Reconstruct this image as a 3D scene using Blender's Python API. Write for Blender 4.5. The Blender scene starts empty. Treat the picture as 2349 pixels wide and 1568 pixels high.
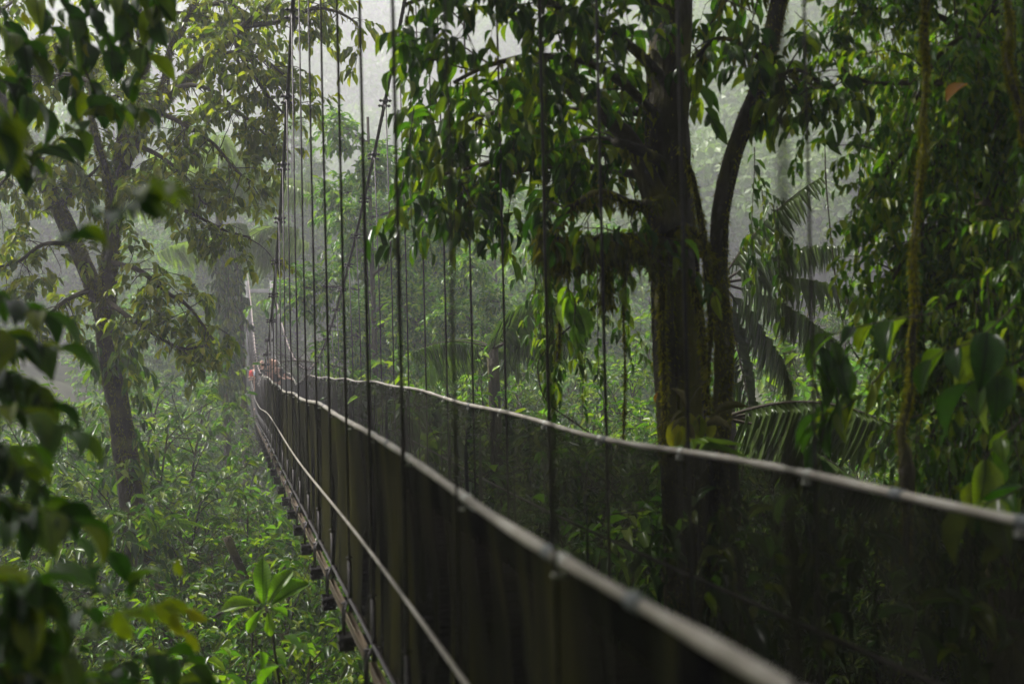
import bpy, math, random
import numpy as np
from mathutils import Vector

scene = bpy.context.scene
C = scene.collection
R = math.radians

# ------------------------------------------------------------------ camera
CAM = np.array([0.0, 0.0, 1.56])
YAW, PITCH, ROLL = R(14.3), R(0.19), R(1.35)
F_PX, CU, CV = 2610.0, 1174.5, 784.0            # in a 2349 px wide picture
fwd = np.array([math.sin(YAW) * math.cos(PITCH), math.cos(YAW) * math.cos(PITCH), math.sin(PITCH)])
rgt0 = np.array([math.cos(YAW), -math.sin(YAW), 0.0])
up0 = np.cross(rgt0, fwd)
rgt = rgt0 * math.cos(ROLL) - up0 * math.sin(ROLL)
upv = up0 * math.cos(ROLL) + rgt0 * math.sin(ROLL)
cam_d = bpy.data.cameras.new('camera')
cam = bpy.data.objects.new('camera', cam_d)
C.objects.link(cam)
from mathutils import Matrix
M = Matrix(((rgt[0], upv[0], -fwd[0], CAM[0]), (rgt[1], upv[1], -fwd[1], CAM[1]), (rgt[2], upv[2], -fwd[2], CAM[2]), (0, 0, 0, 1)))
cam.matrix_world = M
cam_d.sensor_width = 36.0
cam_d.lens = F_PX / 2349.0 * 36.0
cam_d.clip_start, cam_d.clip_end = 0.05, 2000.0
cam_d.dof.use_dof = True
cam_d.dof.focus_distance = 16.0
cam_d.dof.aperture_fstop = 1.7
scene.camera = cam

# ------------------------------------------------------------------ light
SUN_EL, SUN_AZ = R(52.0), R(-55.0)               # azimuth from +Y towards +X
world = bpy.data.worlds.new('World')
scene.world = world
world.use_nodes = True
nt = world.node_tree
bg = nt.nodes['Background']
sky = nt.nodes.new('ShaderNodeTexSky')
sky.sky_type = 'NISHITA'
sky.sun_disc = False
sky.sun_elevation = SUN_EL
sky.sun_rotation = SUN_AZ
sky.dust_density = 4.0
hs = nt.nodes.new('ShaderNodeHueSaturation')
hs.inputs['Saturation'].default_value = 0.16
nt.links.new(sky.outputs[0], hs.inputs['Color'])
nt.links.new(hs.outputs[0], bg.inputs[0])
bg.inputs[1].default_value = 0.06
sun_d = bpy.data.lights.new('sun', 'SUN')
sun_d.energy = 4.5
sun_d.angle = R(4.0)
sun_d.color = (1.0, 0.96, 0.91)
sun = bpy.data.objects.new('sun', sun_d)
C.objects.link(sun)
sd = Vector((math.sin(SUN_AZ) * math.cos(SUN_EL), math.cos(SUN_AZ) * math.cos(SUN_EL), math.sin(SUN_EL)))
sun.rotation_euler = sd.to_track_quat('Z', 'Y').to_euler()

scene.view_settings.view_transform = 'Standard'
scene.view_settings.look = 'None'
scene.view_settings.gamma = 1.0
scene.view_settings.exposure = 1.7
scene.render.engine = 'CYCLES'
cy = scene.cycles
cy.use_denoising = True
try:
    cy.denoiser = 'OPENIMAGEDENOISE'
    cy.denoising_input_passes = 'RGB_ALBEDO_NORMAL'
except Exception:
    pass
cy.max_bounces = 6
cy.diffuse_bounces = 3
cy.glossy_bounces = 2
cy.transmission_bounces = 3
cy.transparent_max_bounces = 8
cy.volume_bounces = 3
cy.caustics_reflective = False
cy.caustics_refractive = False
cy.sample_clamp_indirect = 4.0

HAZE_DENSITY = 0.0031

# ------------------------------------------------------------------ helpers
def at(u, v, z):
    return CAM + fwd * z + rgt * ((u - CU) / F_PX * z) + upv * (-(v - CV) / F_PX * z)

def px(pts):
    """traced pixels with a distance each -> world points"""
    zz, out = None, []
    for p in pts:
        if len(p) > 2:
            zz = p[2]
        out.append(at(p[0], p[1], zz))
    return np.array(out)

def unit(v):
    v = np.asarray(v, float)
    return v / max(1e-9, math.sqrt(float(v @ v)))

def smooth(a, b, x):
    t = np.clip((np.asarray(x, float) - a) / (b - a), 0, 1)
    return t * t * (3 - 2 * t)

def resample(pts, n):
    """Catmull-Rom through the points, n samples"""
    P = np.asarray(pts, float)
    if len(P) < 3:
        t = np.linspace(0, 1, n)[:, None]
        return P[0] * (1 - t) + P[-1] * t
    Q = np.vstack([2 * P[0] - P[1], P, 2 * P[-1] - P[-2]])
    d = np.r_[0, np.cumsum(np.linalg.norm(np.diff(P, axis=0), axis=1))]
    s = np.linspace(0, d[-1], n)
    i = np.clip(np.searchsorted(d, s, 'right') - 1, 0, len(P) - 2)
    t = ((s - d[i]) / np.maximum(1e-9, d[i + 1] - d[i]))[:, None]
    a, b, c, e = Q[i], Q[i + 1], Q[i + 2], Q[i + 3]
    return 0.5 * (2 * b + (c - a) * t + (2 * a - 5 * b + 4 * c - e) * t ** 2 + (3 * b - a - 3 * c + e) * t ** 3)

def raw_mesh(name, V, counts, idx, material, parent=None, smooth_f=True, attrs=None):
    me = bpy.data.meshes.new(name)
    V = np.asarray(V, np.float64).reshape(-1, 3)
    if parent is not None:
        root = parent
        while root.parent is not None:
            root = root.parent
        V = V - np.array(root.location)[None, :]
    V = V.astype(np.float32)
    counts = np.asarray(counts, np.int32)
    idx = np.asarray(idx, np.int32)
    me.vertices.add(len(V))
    me.vertices.foreach_set('co', V.ravel())
    me.loops.add(len(idx))
    me.loops.foreach_set('vertex_index', idx)
    me.polygons.add(len(counts))
    st = np.zeros(len(counts), np.int32)
    st[1:] = np.cumsum(counts)[:-1]
    me.polygons.foreach_set('loop_start', st)
    if smooth_f:
        me.polygons.foreach_set('use_smooth', np.ones(len(counts), bool))
    if attrs:
        for k, v in attrs.items():
            at_ = me.attributes.new(k, 'FLOAT', 'POINT')
            at_.data.foreach_set('value', np.asarray(v, np.float32))
    me.update(calc_edges=True)
    if material is not None:
        me.materials.append(material)
    o = bpy.data.objects.new(name, me)
    C.objects.link(o)
    if parent is not None:
        o.parent = parent
    return o

class MB:
    """collects tubes, boxes and sheets for ONE mesh object"""
    def __init__(s):
        s.V, s.cnt, s.idx, s.n = [], [], [], 0
    def add(s, V, faces):
        V = np.asarray(V, float)
        for f in faces:
            s.cnt.append(np.array([len(f)]))
            s.idx.append(np.asarray(f) + s.n)
        s.V.append(V)
        s.n += len(V)
    def tube(s, pts, rad, seg=6, cap=True, rough=0.0, rng=None, twist=None):
        P = np.asarray(pts, float)
        n = len(P)
        r = np.full(n, rad, float) if np.isscalar(rad) else np.asarray(rad, float)
        T = np.gradient(P, axis=0)
        T /= np.maximum(1e-9, np.linalg.norm(T, axis=1))[:, None]
        ref = np.array([0., 0, 1]) if abs(T[0][2]) < 0.9 else np.array([1., 0, 0])
        u = unit(np.cross(T[0], ref))
        U = np.empty((n, 3))
        for i in range(n):
            u = u - T[i] * (u @ T[i])
            u = u / max(1e-9, math.sqrt(float(u @ u)))
            U[i] = u
        W = np.cross(T, U)
        a = np.arange(seg) * 2 * math.pi / seg
        ca, sa = np.cos(a), np.sin(a)
        rr = np.repeat(r[:, None], seg, 1)
        if rough and rng is not None:
            base = rng.uniform(-1, 1, (1, seg)) * 0.6 + rng.uniform(-1, 1, (n, seg)) * 0.6
            rr = rr * (1 + rough * base)
        V = P[:, None, :] + rr[:, :, None] * (U[:, None, :] * ca[None, :, None] + W[:, None, :] * sa[None, :, None])
        V = V.reshape(-1, 3)
        i = np.arange(n - 1)[:, None] * seg
        j = np.arange(seg)[None, :]
        k = (np.arange(seg) + 1) % seg
        q = np.stack([i + j, i + k[None, :], i + seg + k[None, :], i + seg + j], -1).reshape(-1)
        s.idx.append(q + s.n)
        s.cnt.append(np.full((n - 1) * seg, 4))
        if cap:
            s.idx.append(np.arange(seg)[::-1] + s.n)
            s.idx.append(np.arange(seg) + (n - 1) * seg + s.n)
            s.cnt.append(np.array([seg, seg]))
        s.V.append(V)
        s.n += len(V)
    def box(s, c, size, ax=None, ay=None, az=None):
        c = np.asarray(c, float)
        X = np.array([1., 0, 0]) if ax is None else np.asarray(ax)
        Y = np.array([0., 1, 0]) if ay is None else np.asarray(ay)
        Z = np.array([0., 0, 1]) if az is None else np.asarray(az)
        h = np.asarray(size) / 2
        b = min(h) * 0.18
        V, F = [], []
        # chamfered box: 24 vertices
        idx = {}
        for sx in (-1, 1):
            for sy in (-1, 1):
                for sz in (-1, 1):
                    for k in range(3):
                        e = np.array([sx, sy, sz]) * h
                        for m in range(3):
                            if m != k:
                                e[m] -= (sx, sy, sz)[m] * b
                        idx[(sx, sy, sz, k)] = len(V)
                        V.append(c + X * e[0] + Y * e[1] + Z * e[2])
        g = lambda *a: idx[a]
        for sg in (-1, 1):
            q = [g(sg, -1, -1, 0), g(sg, 1, -1, 0), g(sg, 1, 1, 0), g(sg, -1, 1, 0)]; F.append(q if sg > 0 else q[::-1])
            q = [g(-1, sg, -1, 1), g(-1, sg, 1, 1), g(1, sg, 1, 1), g(1, sg, -1, 1)]; F.append(q if sg > 0 else q[::-1])
            q = [g(-1, -1, sg, 2), g(1, -1, sg, 2), g(1, 1, sg, 2), g(-1, 1, sg, 2)]; F.append(q if sg > 0 else q[::-1])
        for s1 in (-1, 1):
            for s2 in (-1, 1):
                F.append([g(s1, s2, -1, 0), g(s1, s2, 1, 0), g(s1, s2, 1, 1), g(s1, s2, -1, 1)])
                F.append([g(s1, -1, s2, 0), g(s1, 1, s2, 0), g(s1, 1, s2, 2), g(s1, -1, s2, 2)])
                F.append([g(-1, s1, s2, 1), g(1, s1, s2, 1), g(1, s1, s2, 2), g(-1, s1, s2, 2)])
                for s3 in (-1, 1):
                    F.append([g(s1, s2, s3, 0), g(s1, s2, s3, 1), g(s1, s2, s3, 2)])
        s.add(V, F)
    def sheet(s, G):
        """grid of points (n, m, 3)"""
        n, m = G.shape[:2]
        i = np.arange(n - 1)[:, None] * m
        j = np.arange(m - 1)[None, :]
        q = np.stack([i + j, i + j + 1, i + m + j + 1, i + m + j], -1).reshape(-1)
        s.idx.append(q + s.n)
        s.cnt.append(np.full((n - 1) * (m - 1), 4))
        s.V.append(G.reshape(-1, 3))
        s.n += n * m
    def build(s, name, material, parent=None, smooth_f=True):
        return raw_mesh(name, np.vstack(s.V), np.concatenate(s.cnt), np.concatenate(s.idx), material, parent, smooth_f)

# leaf templates: (x across -1..1 -> half width, y along 0..1, z lift), faces
def leaf_tpl(rows):
    V = [(0, 0, 0)]
    F = []
    prev = None
    for (y, w, z) in rows:
        k = len(V)
        V += [(-w, y, z + 0.22 * w), (0, y, z), (w, y, z + 0.22 * w)]
        if prev is None:
            F += [(0, k + 1, k), (0, k + 2, k + 1)]
        else:
            F += [(prev, prev + 1, k + 1, k), (prev + 1, prev + 2, k + 2, k + 1)]
        prev = k
    k = len(V)
    V.append((0, 1, rows[-1][2] * 1.5))
    F += [(prev, prev + 1, k), (prev + 1, prev + 2, k)]
    return np.array(V, float), F
TPL = {
    'lo': (np.array([(0, 0, 0), (-1, .42, .12), (0, 1, -.1), (1, .42, .12)], float), [(0, 2, 1), (0, 3, 2)]),
    'mid': leaf_tpl([(.28, .86, .02), (.66, .82, -.05)]),
    'hi': leaf_tpl([(.10, .45, .01), (.28, .86, .02), (.5, 1.0, 0), (.72, .8, -.05), (.9, .34, -.12)]),
    'obov': leaf_tpl([(.2, .38, .02), (.5, .82, .03), (.72, 1.0, -.01), (.9, .62, -.07)]),
    'blade': leaf_tpl([(.35, 1.0, .02), (.7, .7, -.12)]),
}

def corridor(P):
    """points inside the walkway of the bridge, kept clear of growth"""
    x = P[:, 0] - .55 * smooth(16, 58, P[:, 1])
    return (x > .35) & (x < 2.12) & (P[:, 2] > -.75) & (P[:, 2] < 2.3) & (P[:, 1] > 3) & (P[:, 1] < 58)

class Leaves:
    def __init__(s, rng):
        s.rng = rng
        s.a = []
    def add(s, p, d, n, l, w, t):
        s.a.append((p[0], p[1], p[2], d[0], d[1], d[2], n[0], n[1], n[2], l, w, t))
    def twig(s, pts, k, size, wid, droop=.45, spread=.9, t0=.25, ragged=.42):
        rng = s.rng
        n = len(pts) - 1
        sg = 1 if rng.random() < .5 else -1
        rr = rng.uniform(-1, 1, (k, 8))
        for i in range(k):
            t = (t0 + (1 - t0) * (i + .7) / k) * n
            j = min(int(t), n - 1)
            f = t - j
            p = pts[j] * (1 - f) + pts[j + 1] * f
            tn = pts[j + 1] - pts[j]
            tn = tn / max(1e-9, math.sqrt(tn @ tn))
            sd_ = np.array([tn[1], -tn[0], 0.0]) + rr[i, :3] * .25
            sd_ = sd_ / max(1e-6, math.sqrt(sd_ @ sd_)) * sg
            sg = -sg
            last = i == k - 1
            d = tn * (1.2 if last else .55) + (0 if last else spread) * sd_ + np.array([0, 0, -droop]) + rr[i, 3:6] * .28
            l = size * (1 + ragged * rr[i, 6])
            nn = np.array([rr[i, 0] * .5, rr[i, 1] * .5, 1.0])
            s.add(p, d, nn, l, l * wid * (1 + .15 * rr[i, 7]), rng.random())
    def build(s, name, material, parent, tpl='mid', bend=0.0):
        A = np.array(s.a, float)
        A = A[~corridor(A[:, 0:3])]
        P, D, Nn = A[:, 0:3], A[:, 3:6], A[:, 6:9]
        l, w, t = A[:, 9], A[:, 10], A[:, 11]
        D = D / np.maximum(1e-9, np.linalg.norm(D, axis=1))[:, None]
        X = np.cross(D, Nn)
        bad = np.linalg.norm(X, axis=1) < 1e-3
        X[bad] = np.cross(D[bad], np.array([1., .3, 0]))
        X /= np.linalg.norm(X, axis=1)[:, None]
        Z = np.cross(X, D)
        T, F = TPL[tpl]
        N, m = len(A), len(T)
        curl = (s.rng.uniform(-.25, .55, N) * .5)[:, None] + bend
        ty = T[None, :, 1]
        zz = T[None, :, 2] - curl * ty * ty
        V = (P[:, None, :] + D[:, None, :] * (l[:, None] * ty)[:, :, None]
             + X[:, None, :] * (w[:, None] * .5 * T[None, :, 0])[:, :, None]
             + Z[:, None, :] * (l[:, None] * zz)[:, :, None])
        fi = np.concatenate([np.array(f) for f in F])
        cn = np.array([len(f) for f in F])
        idx = (fi[None, :] + (np.arange(N) * m)[:, None]).ravel()
        return raw_mesh(name, V.reshape(-1, 3), np.tile(cn, N), idx, material, parent, True,
                        {'tint': np.repeat(t, m), 'across': np.tile(T[:, 0], N), 'along': np.tile(T[:, 1], N)})

# ------------------------------------------------------------------ materials
def new_mat(name):
    m = bpy.data.materials.new(name)
    m.use_nodes = True
    n = m.node_tree
    for x in list(n.nodes):
        n.nodes.remove(x)
    out = n.nodes.new('ShaderNodeOutputMaterial')
    return m, n, out

def nd(n, t, **kw):
    x = n.nodes.new(t)
    for k, v in kw.items():
        setattr(x, k, v)
    return x

def ramp(n, stops):
    r = n.nodes.new('ShaderNodeValToRGB')
    e = r.color_ramp.elements
    while len(e) < len(stops):
        e.new(0.5)
    for q, (p, c) in zip(e, stops):
        q.position = p
        q.color = (*c, 1)
    return r

def leaf_mat(name, cols, trans=.38, rough=.32, spec=.5, veins=False, tmul=(1.75, 2.1, .3)):
    cols = [(c[0] * 1.55, c[1] * 1.6, c[2] * 1.0) for c in cols]
    spec *= .45
    m, n, out = new_mat(name)
    L = n.links.new
    a = nd(n, 'ShaderNodeAttribute', attribute_name='tint')
    st = [(i / max(1, len(cols) - 1) * .94, c) for i, c in enumerate(cols)]
    r = ramp(n, st)
    L(a.outputs['Fac'], r.inputs[0])
    geo = nd(n, 'ShaderNodeNewGeometry')
    nz = nd(n, 'ShaderNodeTexNoise')
    nz.inputs['Scale'].default_value = 14
    L(geo.outputs['Position'], nz.inputs['Vector'])
    mx = nd(n, 'ShaderNodeMixRGB', blend_type='MULTIPLY')
    mx.inputs[0].default_value = .7
    rr = ramp(n, [(.3, (.62, .6, .55)), (.7, (1.2, 1.2, 1.1))])
    L(nz.outputs[0], rr.inputs[0])
    L(r.outputs[0], mx.inputs[1])
    L(rr.outputs[0], mx.inputs[2])
    col = mx.outputs[0]
    if veins:
        ac = nd(n, 'ShaderNodeAttribute', attribute_name='across')
        al = nd(n, 'ShaderNodeAttribute', attribute_name='along')
        ab = nd(n, 'ShaderNodeMath', operation='ABSOLUTE')
        L(ac.outputs['Fac'], ab.inputs[0])
        # side veins slant towards the tip
        ma = nd(n, 'ShaderNodeMath', operation='MULTIPLY_ADD')
        L(ab.outputs[0], ma.inputs[0]); ma.inputs[1].default_value = -.12; L(al.outputs['Fac'], ma.inputs[2])
        sc = nd(n, 'ShaderNodeMath', operation='MULTIPLY'); L(ma.outputs[0], sc.inputs[0]); sc.inputs[1].default_value = 95
        sn = nd(n, 'ShaderNodeMath', operation='SINE'); L(sc.outputs[0], sn.inputs[0])
        gt = nd(n, 'ShaderNodeMath', operation='GREATER_THAN'); L(sn.outputs[0], gt.inputs[0]); gt.inputs[1].default_value = .72
        lt = nd(n, 'ShaderNodeMath', operation='LESS_THAN'); L(ab.outputs[0], lt.inputs[0]); lt.inputs[1].default_value = .07
        mm = nd(n, 'ShaderNodeMath', operation='MAXIMUM')
        hf = nd(n, 'ShaderNodeMath', operation='MULTIPLY'); L(gt.outputs[0], hf.inputs[0]); hf.inputs[1].default_value = .35
        L(hf.outputs[0], mm.inputs[0]); L(lt.outputs[0], mm.inputs[1])
        v2 = nd(n, 'ShaderNodeMixRGB', blend_type='MULTIPLY')
        L(mm.outputs[0], v2.inputs[0]); L(col, v2.inputs[1]); v2.inputs[2].default_value = (.45, .5, .4, 1)
        col = v2.outputs[0]
    b = nd(n, 'ShaderNodeBsdfPrincipled')
    L(col, b.inputs['Base Color'])
    b.inputs['Roughness'].default_value = rough
    b.inputs['Specular IOR Level'].default_value = spec
    tm = nd(n, 'ShaderNodeMixRGB', blend_type='MULTIPLY')
    tm.inputs[0].default_value = 1
    L(col, tm.inputs[1])
    tm.inputs[2].default_value = (*tmul, 1)
    tr = nd(n, 'ShaderNodeBsdfTranslucent')
    L(tm.outputs[0], tr.inputs[0])
    ms = nd(n, 'ShaderNodeMixShader')
    ms.inputs[0].default_value = trans
    L(b.outputs[0], ms.inputs[1])
    L(tr.outputs[0], ms.inputs[2])
    L(ms.outputs[0], out.inputs[0])
    return m

def noise_mat(name, c1, c2, scale=6, rough=.85, bump=.4, c3=None, stretch=None, spec=.3, metal=0.0, bscale=None, detail=6):
    m, n, out = new_mat(name)
    L = n.links.new
    geo = nd(n, 'ShaderNodeNewGeometry')
    mp = nd(n, 'ShaderNodeMapping')
    L(geo.outputs['Position'], mp.inputs[0])
    if stretch:
        mp.inputs['Scale'].default_value = stretch
    nz = nd(n, 'ShaderNodeTexNoise')
    nz.inputs['Scale'].default_value = scale
    nz.inputs['Detail'].default_value = detail
    L(mp.outputs[0], nz.inputs['Vector'])
    st = [(.33, c1), (.62, c2)] if c3 is None else [(.28, c1), (.5, c2), (.66, c3)]
    r = ramp(n, st)
    L(nz.outputs[0], r.inputs[0])
    b = nd(n, 'ShaderNodeBsdfPrincipled')
    L(r.outputs[0], b.inputs['Base Color'])
    b.inputs['Roughness'].default_value = rough
    b.inputs['Specular IOR Level'].default_value = spec
    b.inputs['Metallic'].default_value = metal
    if bump:
        nb = nd(n, 'ShaderNodeTexNoise')
        nb.inputs['Scale'].default_value = bscale or scale * 5
        nb.inputs['Detail'].default_value = 5
        L(mp.outputs[0], nb.inputs['Vector'])
        bp = nd(n, 'ShaderNodeBump')
        bp.inputs['Strength'].default_value = bump
        bp.inputs['Distance'].default_value = .03
        L(nb.outputs[0], bp.inputs['Height'])
        L(bp.outputs[0], b.inputs['Normal'])
    L(b.outputs[0], out.inputs[0])
    return m

MAT = {}
MAT['olive'] = leaf_mat('olive_leaf', [(.026, .042, .004), (.056, .074, .006), (.09, .105, .007), (.15, .14, .008)], trans=.52)
MAT['green'] = leaf_mat('green_leaf', [(.016, .046, .006), (.034, .08, .009), (.06, .118, .012), (.11, .15, .015)], trans=.42, rough=.27)
MAT['glossy'] = leaf_mat('glossy_leaf', [(.008, .024, .003), (.018, .043, .004), (.037, .070, .006), (.10, .125, .009)], trans=.40, rough=.34, spec=.7)
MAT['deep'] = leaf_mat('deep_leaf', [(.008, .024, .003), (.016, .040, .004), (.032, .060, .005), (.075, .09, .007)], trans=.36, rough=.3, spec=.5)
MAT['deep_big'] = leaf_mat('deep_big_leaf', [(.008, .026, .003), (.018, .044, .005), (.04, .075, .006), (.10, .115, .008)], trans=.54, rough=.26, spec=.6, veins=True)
MAT['fresh'] = leaf_mat('fresh_leaf', [(.05, .10, .012), (.08, .15, .016), (.12, .18, .02)], trans=.5, rough=.35, veins=True)
MAT['near'] = leaf_mat('near_leaf', [(.006, .020, .002), (.012, .036, .003), (.026, .062, .004), (.10, .12, .007)], trans=.42, rough=.35, veins=True)
MAT['yellow'] = leaf_mat('yellow_leaf', [(.09, .115, .006), (.13, .14, .008), (.16, .14, .008)], trans=.5, rough=.4)
MAT['red'] = leaf_mat('red_leaf', [(.13, .05, .008), (.17, .07, .01)], trans=.45, rough=.4)
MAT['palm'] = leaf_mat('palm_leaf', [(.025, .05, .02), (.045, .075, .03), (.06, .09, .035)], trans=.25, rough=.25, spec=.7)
MAT['palm_sheen'] = leaf_mat('sheen_palm_leaf', [(.09, .13, .06), (.13, .17, .09), (.16, .20, .11)], trans=.35, rough=.3, spec=1.2)  # wet sheen on the fronds put into a paler leaf colour
MAT['wall'] = leaf_mat('leaf_wall', [(.014, .042, .003), (.034, .075, .005), (.065, .112, .007), (.12, .135, .008)], trans=.52, rough=.28, spec=.6)
MAT['palm_dark'] = leaf_mat('palm_dark_leaf', [(.024, .042, .018), (.045, .065, .026)], trans=.3, rough=.3, spec=.5)
MAT['dry'] = leaf_mat('dry_leaf', [(.05, .045, .035), (.075, .065, .045)], trans=.15, rough=.6, spec=.2)
MAT['forest'] = leaf_mat('forest_leaf', [(.03, .06, .018), (.06, .10, .03), (.11, .15, .045)], trans=.3, rough=.4)
MAT['mosshang'] = leaf_mat('hanging_moss', [(.030, .033, .004), (.062, .066, .005), (.12, .11, .008)], trans=.3, rough=.9, spec=.1)
MAT['moss_bright'] = leaf_mat('yellow_green_moss', [(.05, .052, .005), (.11, .105, .008), (.19, .16, .012)], trans=.3, rough=.9, spec=.1)  # brighter, yellower moss than the hanging kind
MAT['bark'] = noise_mat('mossy_bark', (.011, .008, .006), (.032, .024, .015), scale=3.2, bump=.9, c3=(.075, .075, .010), bscale=26)
MAT['bark_dark'] = noise_mat('dark_bark', (.014, .011, .008), (.038, .032, .018), scale=3.2, bump=1.0, c3=(.11, .105, .014), bscale=30, stretch=(1, 1, .45))
MAT['twig'] = noise_mat('twig_bark', (.02, .015, .010), (.05, .04, .022), scale=9, bump=0)
MAT['moss'] = noise_mat('moss', (.03, .03, .005), (.08, .072, .010), scale=22, bump=1.0, rough=1, spec=.05, bscale=120)
MAT['steel'] = noise_mat('dark_steel', (.012, .010, .012), (.035, .028, .028), scale=30, bump=.3, rough=.45, spec=.5, metal=.3)
MAT['steel_grey'] = noise_mat('weathered_sleeve', (.05, .055, .06), (.11, .12, .12), scale=30, bump=.2, rough=.5)
MAT['farcable'] = noise_mat('lit_far_cable', (.25, .2, .18), (.34, .28, .25), scale=20, bump=0, rough=.7)  # light falling on the far cable, put into its colour
MAT['hose'] = noise_mat('weathered_rail_hose', (.13, .12, .095), (.22, .20, .165), scale=5, bump=.15, rough=.55, c3=(.29, .275, .235), bscale=60)
MAT['clampw'] = noise_mat('galvanised_clamp', (.25, .25, .22), (.5, .5, .46), scale=40, bump=.1, rough=.4, metal=.5)
MAT['timber'] = noise_mat('pale_timber', (.10, .075, .05), (.24, .185, .12), scale=5, bump=.3, rough=.8, stretch=(4, .6, 4))
MAT['plank'] = noise_mat('deck_plank', (.04, .032, .022), (.08, .062, .042), scale=4, bump=.3, rough=.85)
MAT['pole'] = noise_mat('grey_post', (.16, .16, .15), (.28, .28, .27), scale=3, bump=.1, rough=.8)
MAT['ground'] = noise_mat('leaf_litter', (.018, .014, .008), (.03, .035, .010), scale=.6, bump=.6, c3=(.04, .055, .014), bscale=8)

def net_mat(name, see, k=1.0, ol=1.0):
    m, n, out = new_mat(name)
    L = n.links.new
    geo = nd(n, 'ShaderNodeNewGeometry')
    mp = nd(n, 'ShaderNodeMapping')
    mp.inputs['Scale'].default_value = (1.6, 2.0, .22)
    L(geo.outputs['Position'], mp.inputs[0])
    nz = nd(n, 'ShaderNodeTexNoise')
    nz.inputs['Scale'].default_value = 2.6
    nz.inputs['Detail'].default_value = 6
    L(mp.outputs[0], nz.inputs['Vector'])
    r = ramp(n, [(.38, (.0015 * k, .0015 * k, .0017 * k)), (.5, (.005 * k, .0052 * k, .0035 * k)), (.64, (.036 * ol + .006 * k * (1 - ol), .036 * ol + .006 * k * (1 - ol), .010 * ol + .005 * k * (1 - ol)))])
    L(nz.outputs[0], r.inputs[0])
    b = nd(n, 'ShaderNodeBsdfDiffuse')
    L(r.outputs[0], b.inputs['Color'])
    tp = nd(n, 'ShaderNodeBsdfTransparent')
    ms = nd(n, 'ShaderNodeMixShader')
    ms.inputs[0].default_value = see
    L(b.outputs[0], ms.inputs[1])
    L(tp.outputs[0], ms.inputs[2])
    L(ms.outputs[0], out.inputs[0])
    return m
MAT['net'] = net_mat('shade_net', .14, 2.2, .06)
MAT['net_dense'] = net_mat('dense_shade_net', .03, 2.8, .75)
def cloth(name, c):
    return noise_mat(name, tuple(x * .8 for x in c), c, scale=12, bump=.1, rough=.8)

# ------------------------------------------------------------------ things
def thing(name, label, cat, loc=(0, 0, 0), group=None):
    o = bpy.data.objects.new(name, None)
    o.empty_display_size = .2
    C.objects.link(o)
    o.location = Vector([float(x) for x in loc])
    return tag(o, label, cat, group)
def tag(o, label, cat, group=None):
    o['label'] = label
    o['category'] = cat
    if group:
        o['group'] = group
    return o
def copy_tree(o, loc, rz, sc, label=None, group=None):
    r = o.copy()
    C.objects.link(r)
    r.location = Vector([float(x) for x in loc])
    r.rotation_euler = (0, 0, rz)
    r.scale = (sc, sc, sc)
    if label:
        r['label'] = label
    if group:
        r['group'] = group
    for ch in list(o.children):
        c = ch.copy()
        C.objects.link(c)
        c.parent = r
        for g in list(ch.children):
            d = g.copy()
            C.objects.link(d)
            d.parent = c
    return r

# ------------------------------------------------------------------ terrain
def terrain(x, y):
    x = np.asarray(x, float); y = np.asarray(y, float)
    r = np.sqrt(x * x + y * y)
    h = -8.0 + 0 * x
    h = h + 190 * smooth(95, 480, r) * smooth(-30, 25, y + .25 * np.abs(x))
    h = h + 8.5 * smooth(40, 66, r) * smooth(-30, 25, y)
    h = h + 26 * smooth(9, 40, -y)  # unseen rise behind the camera, keeps sky light out with the forest there
    h = h + 30 * smooth(22, 75, x) * smooth(45, 95, y)
    h = h + 4.5 * np.exp(-((x - 9) ** 2 / 26 + (y - 8) ** 2 / 60))
    h = h + 8.4 * np.exp(-((x + 1.6) ** 2 + (y + 2.5) ** 2) / 9)
    h = h + 1.2 * np.sin(x * .21 + 1.3) * np.sin(y * .17 + .4) + .5 * np.sin(x * .6) * np.sin(y * .53 + 2)
    return h
gx = np.concatenate([np.linspace(-480, -40, 80), np.linspace(-38, 38, 77), np.linspace(40, 480, 80)])
gy = np.concatenate([np.linspace(-70, -12, 20), np.linspace(-10, 60, 71), np.linspace(62, 520, 100)])
GX, GY = np.meshgrid(gx, gy, indexing='ij')
mb = MB()
mb.sheet(np.stack([GX, GY, terrain(GX, GY)], -1))
g = mb.build('ground', MAT['ground'])
g['kind'] = 'structure'
def gz(p):
    return float(terrain(p[0], p[1]))

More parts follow.
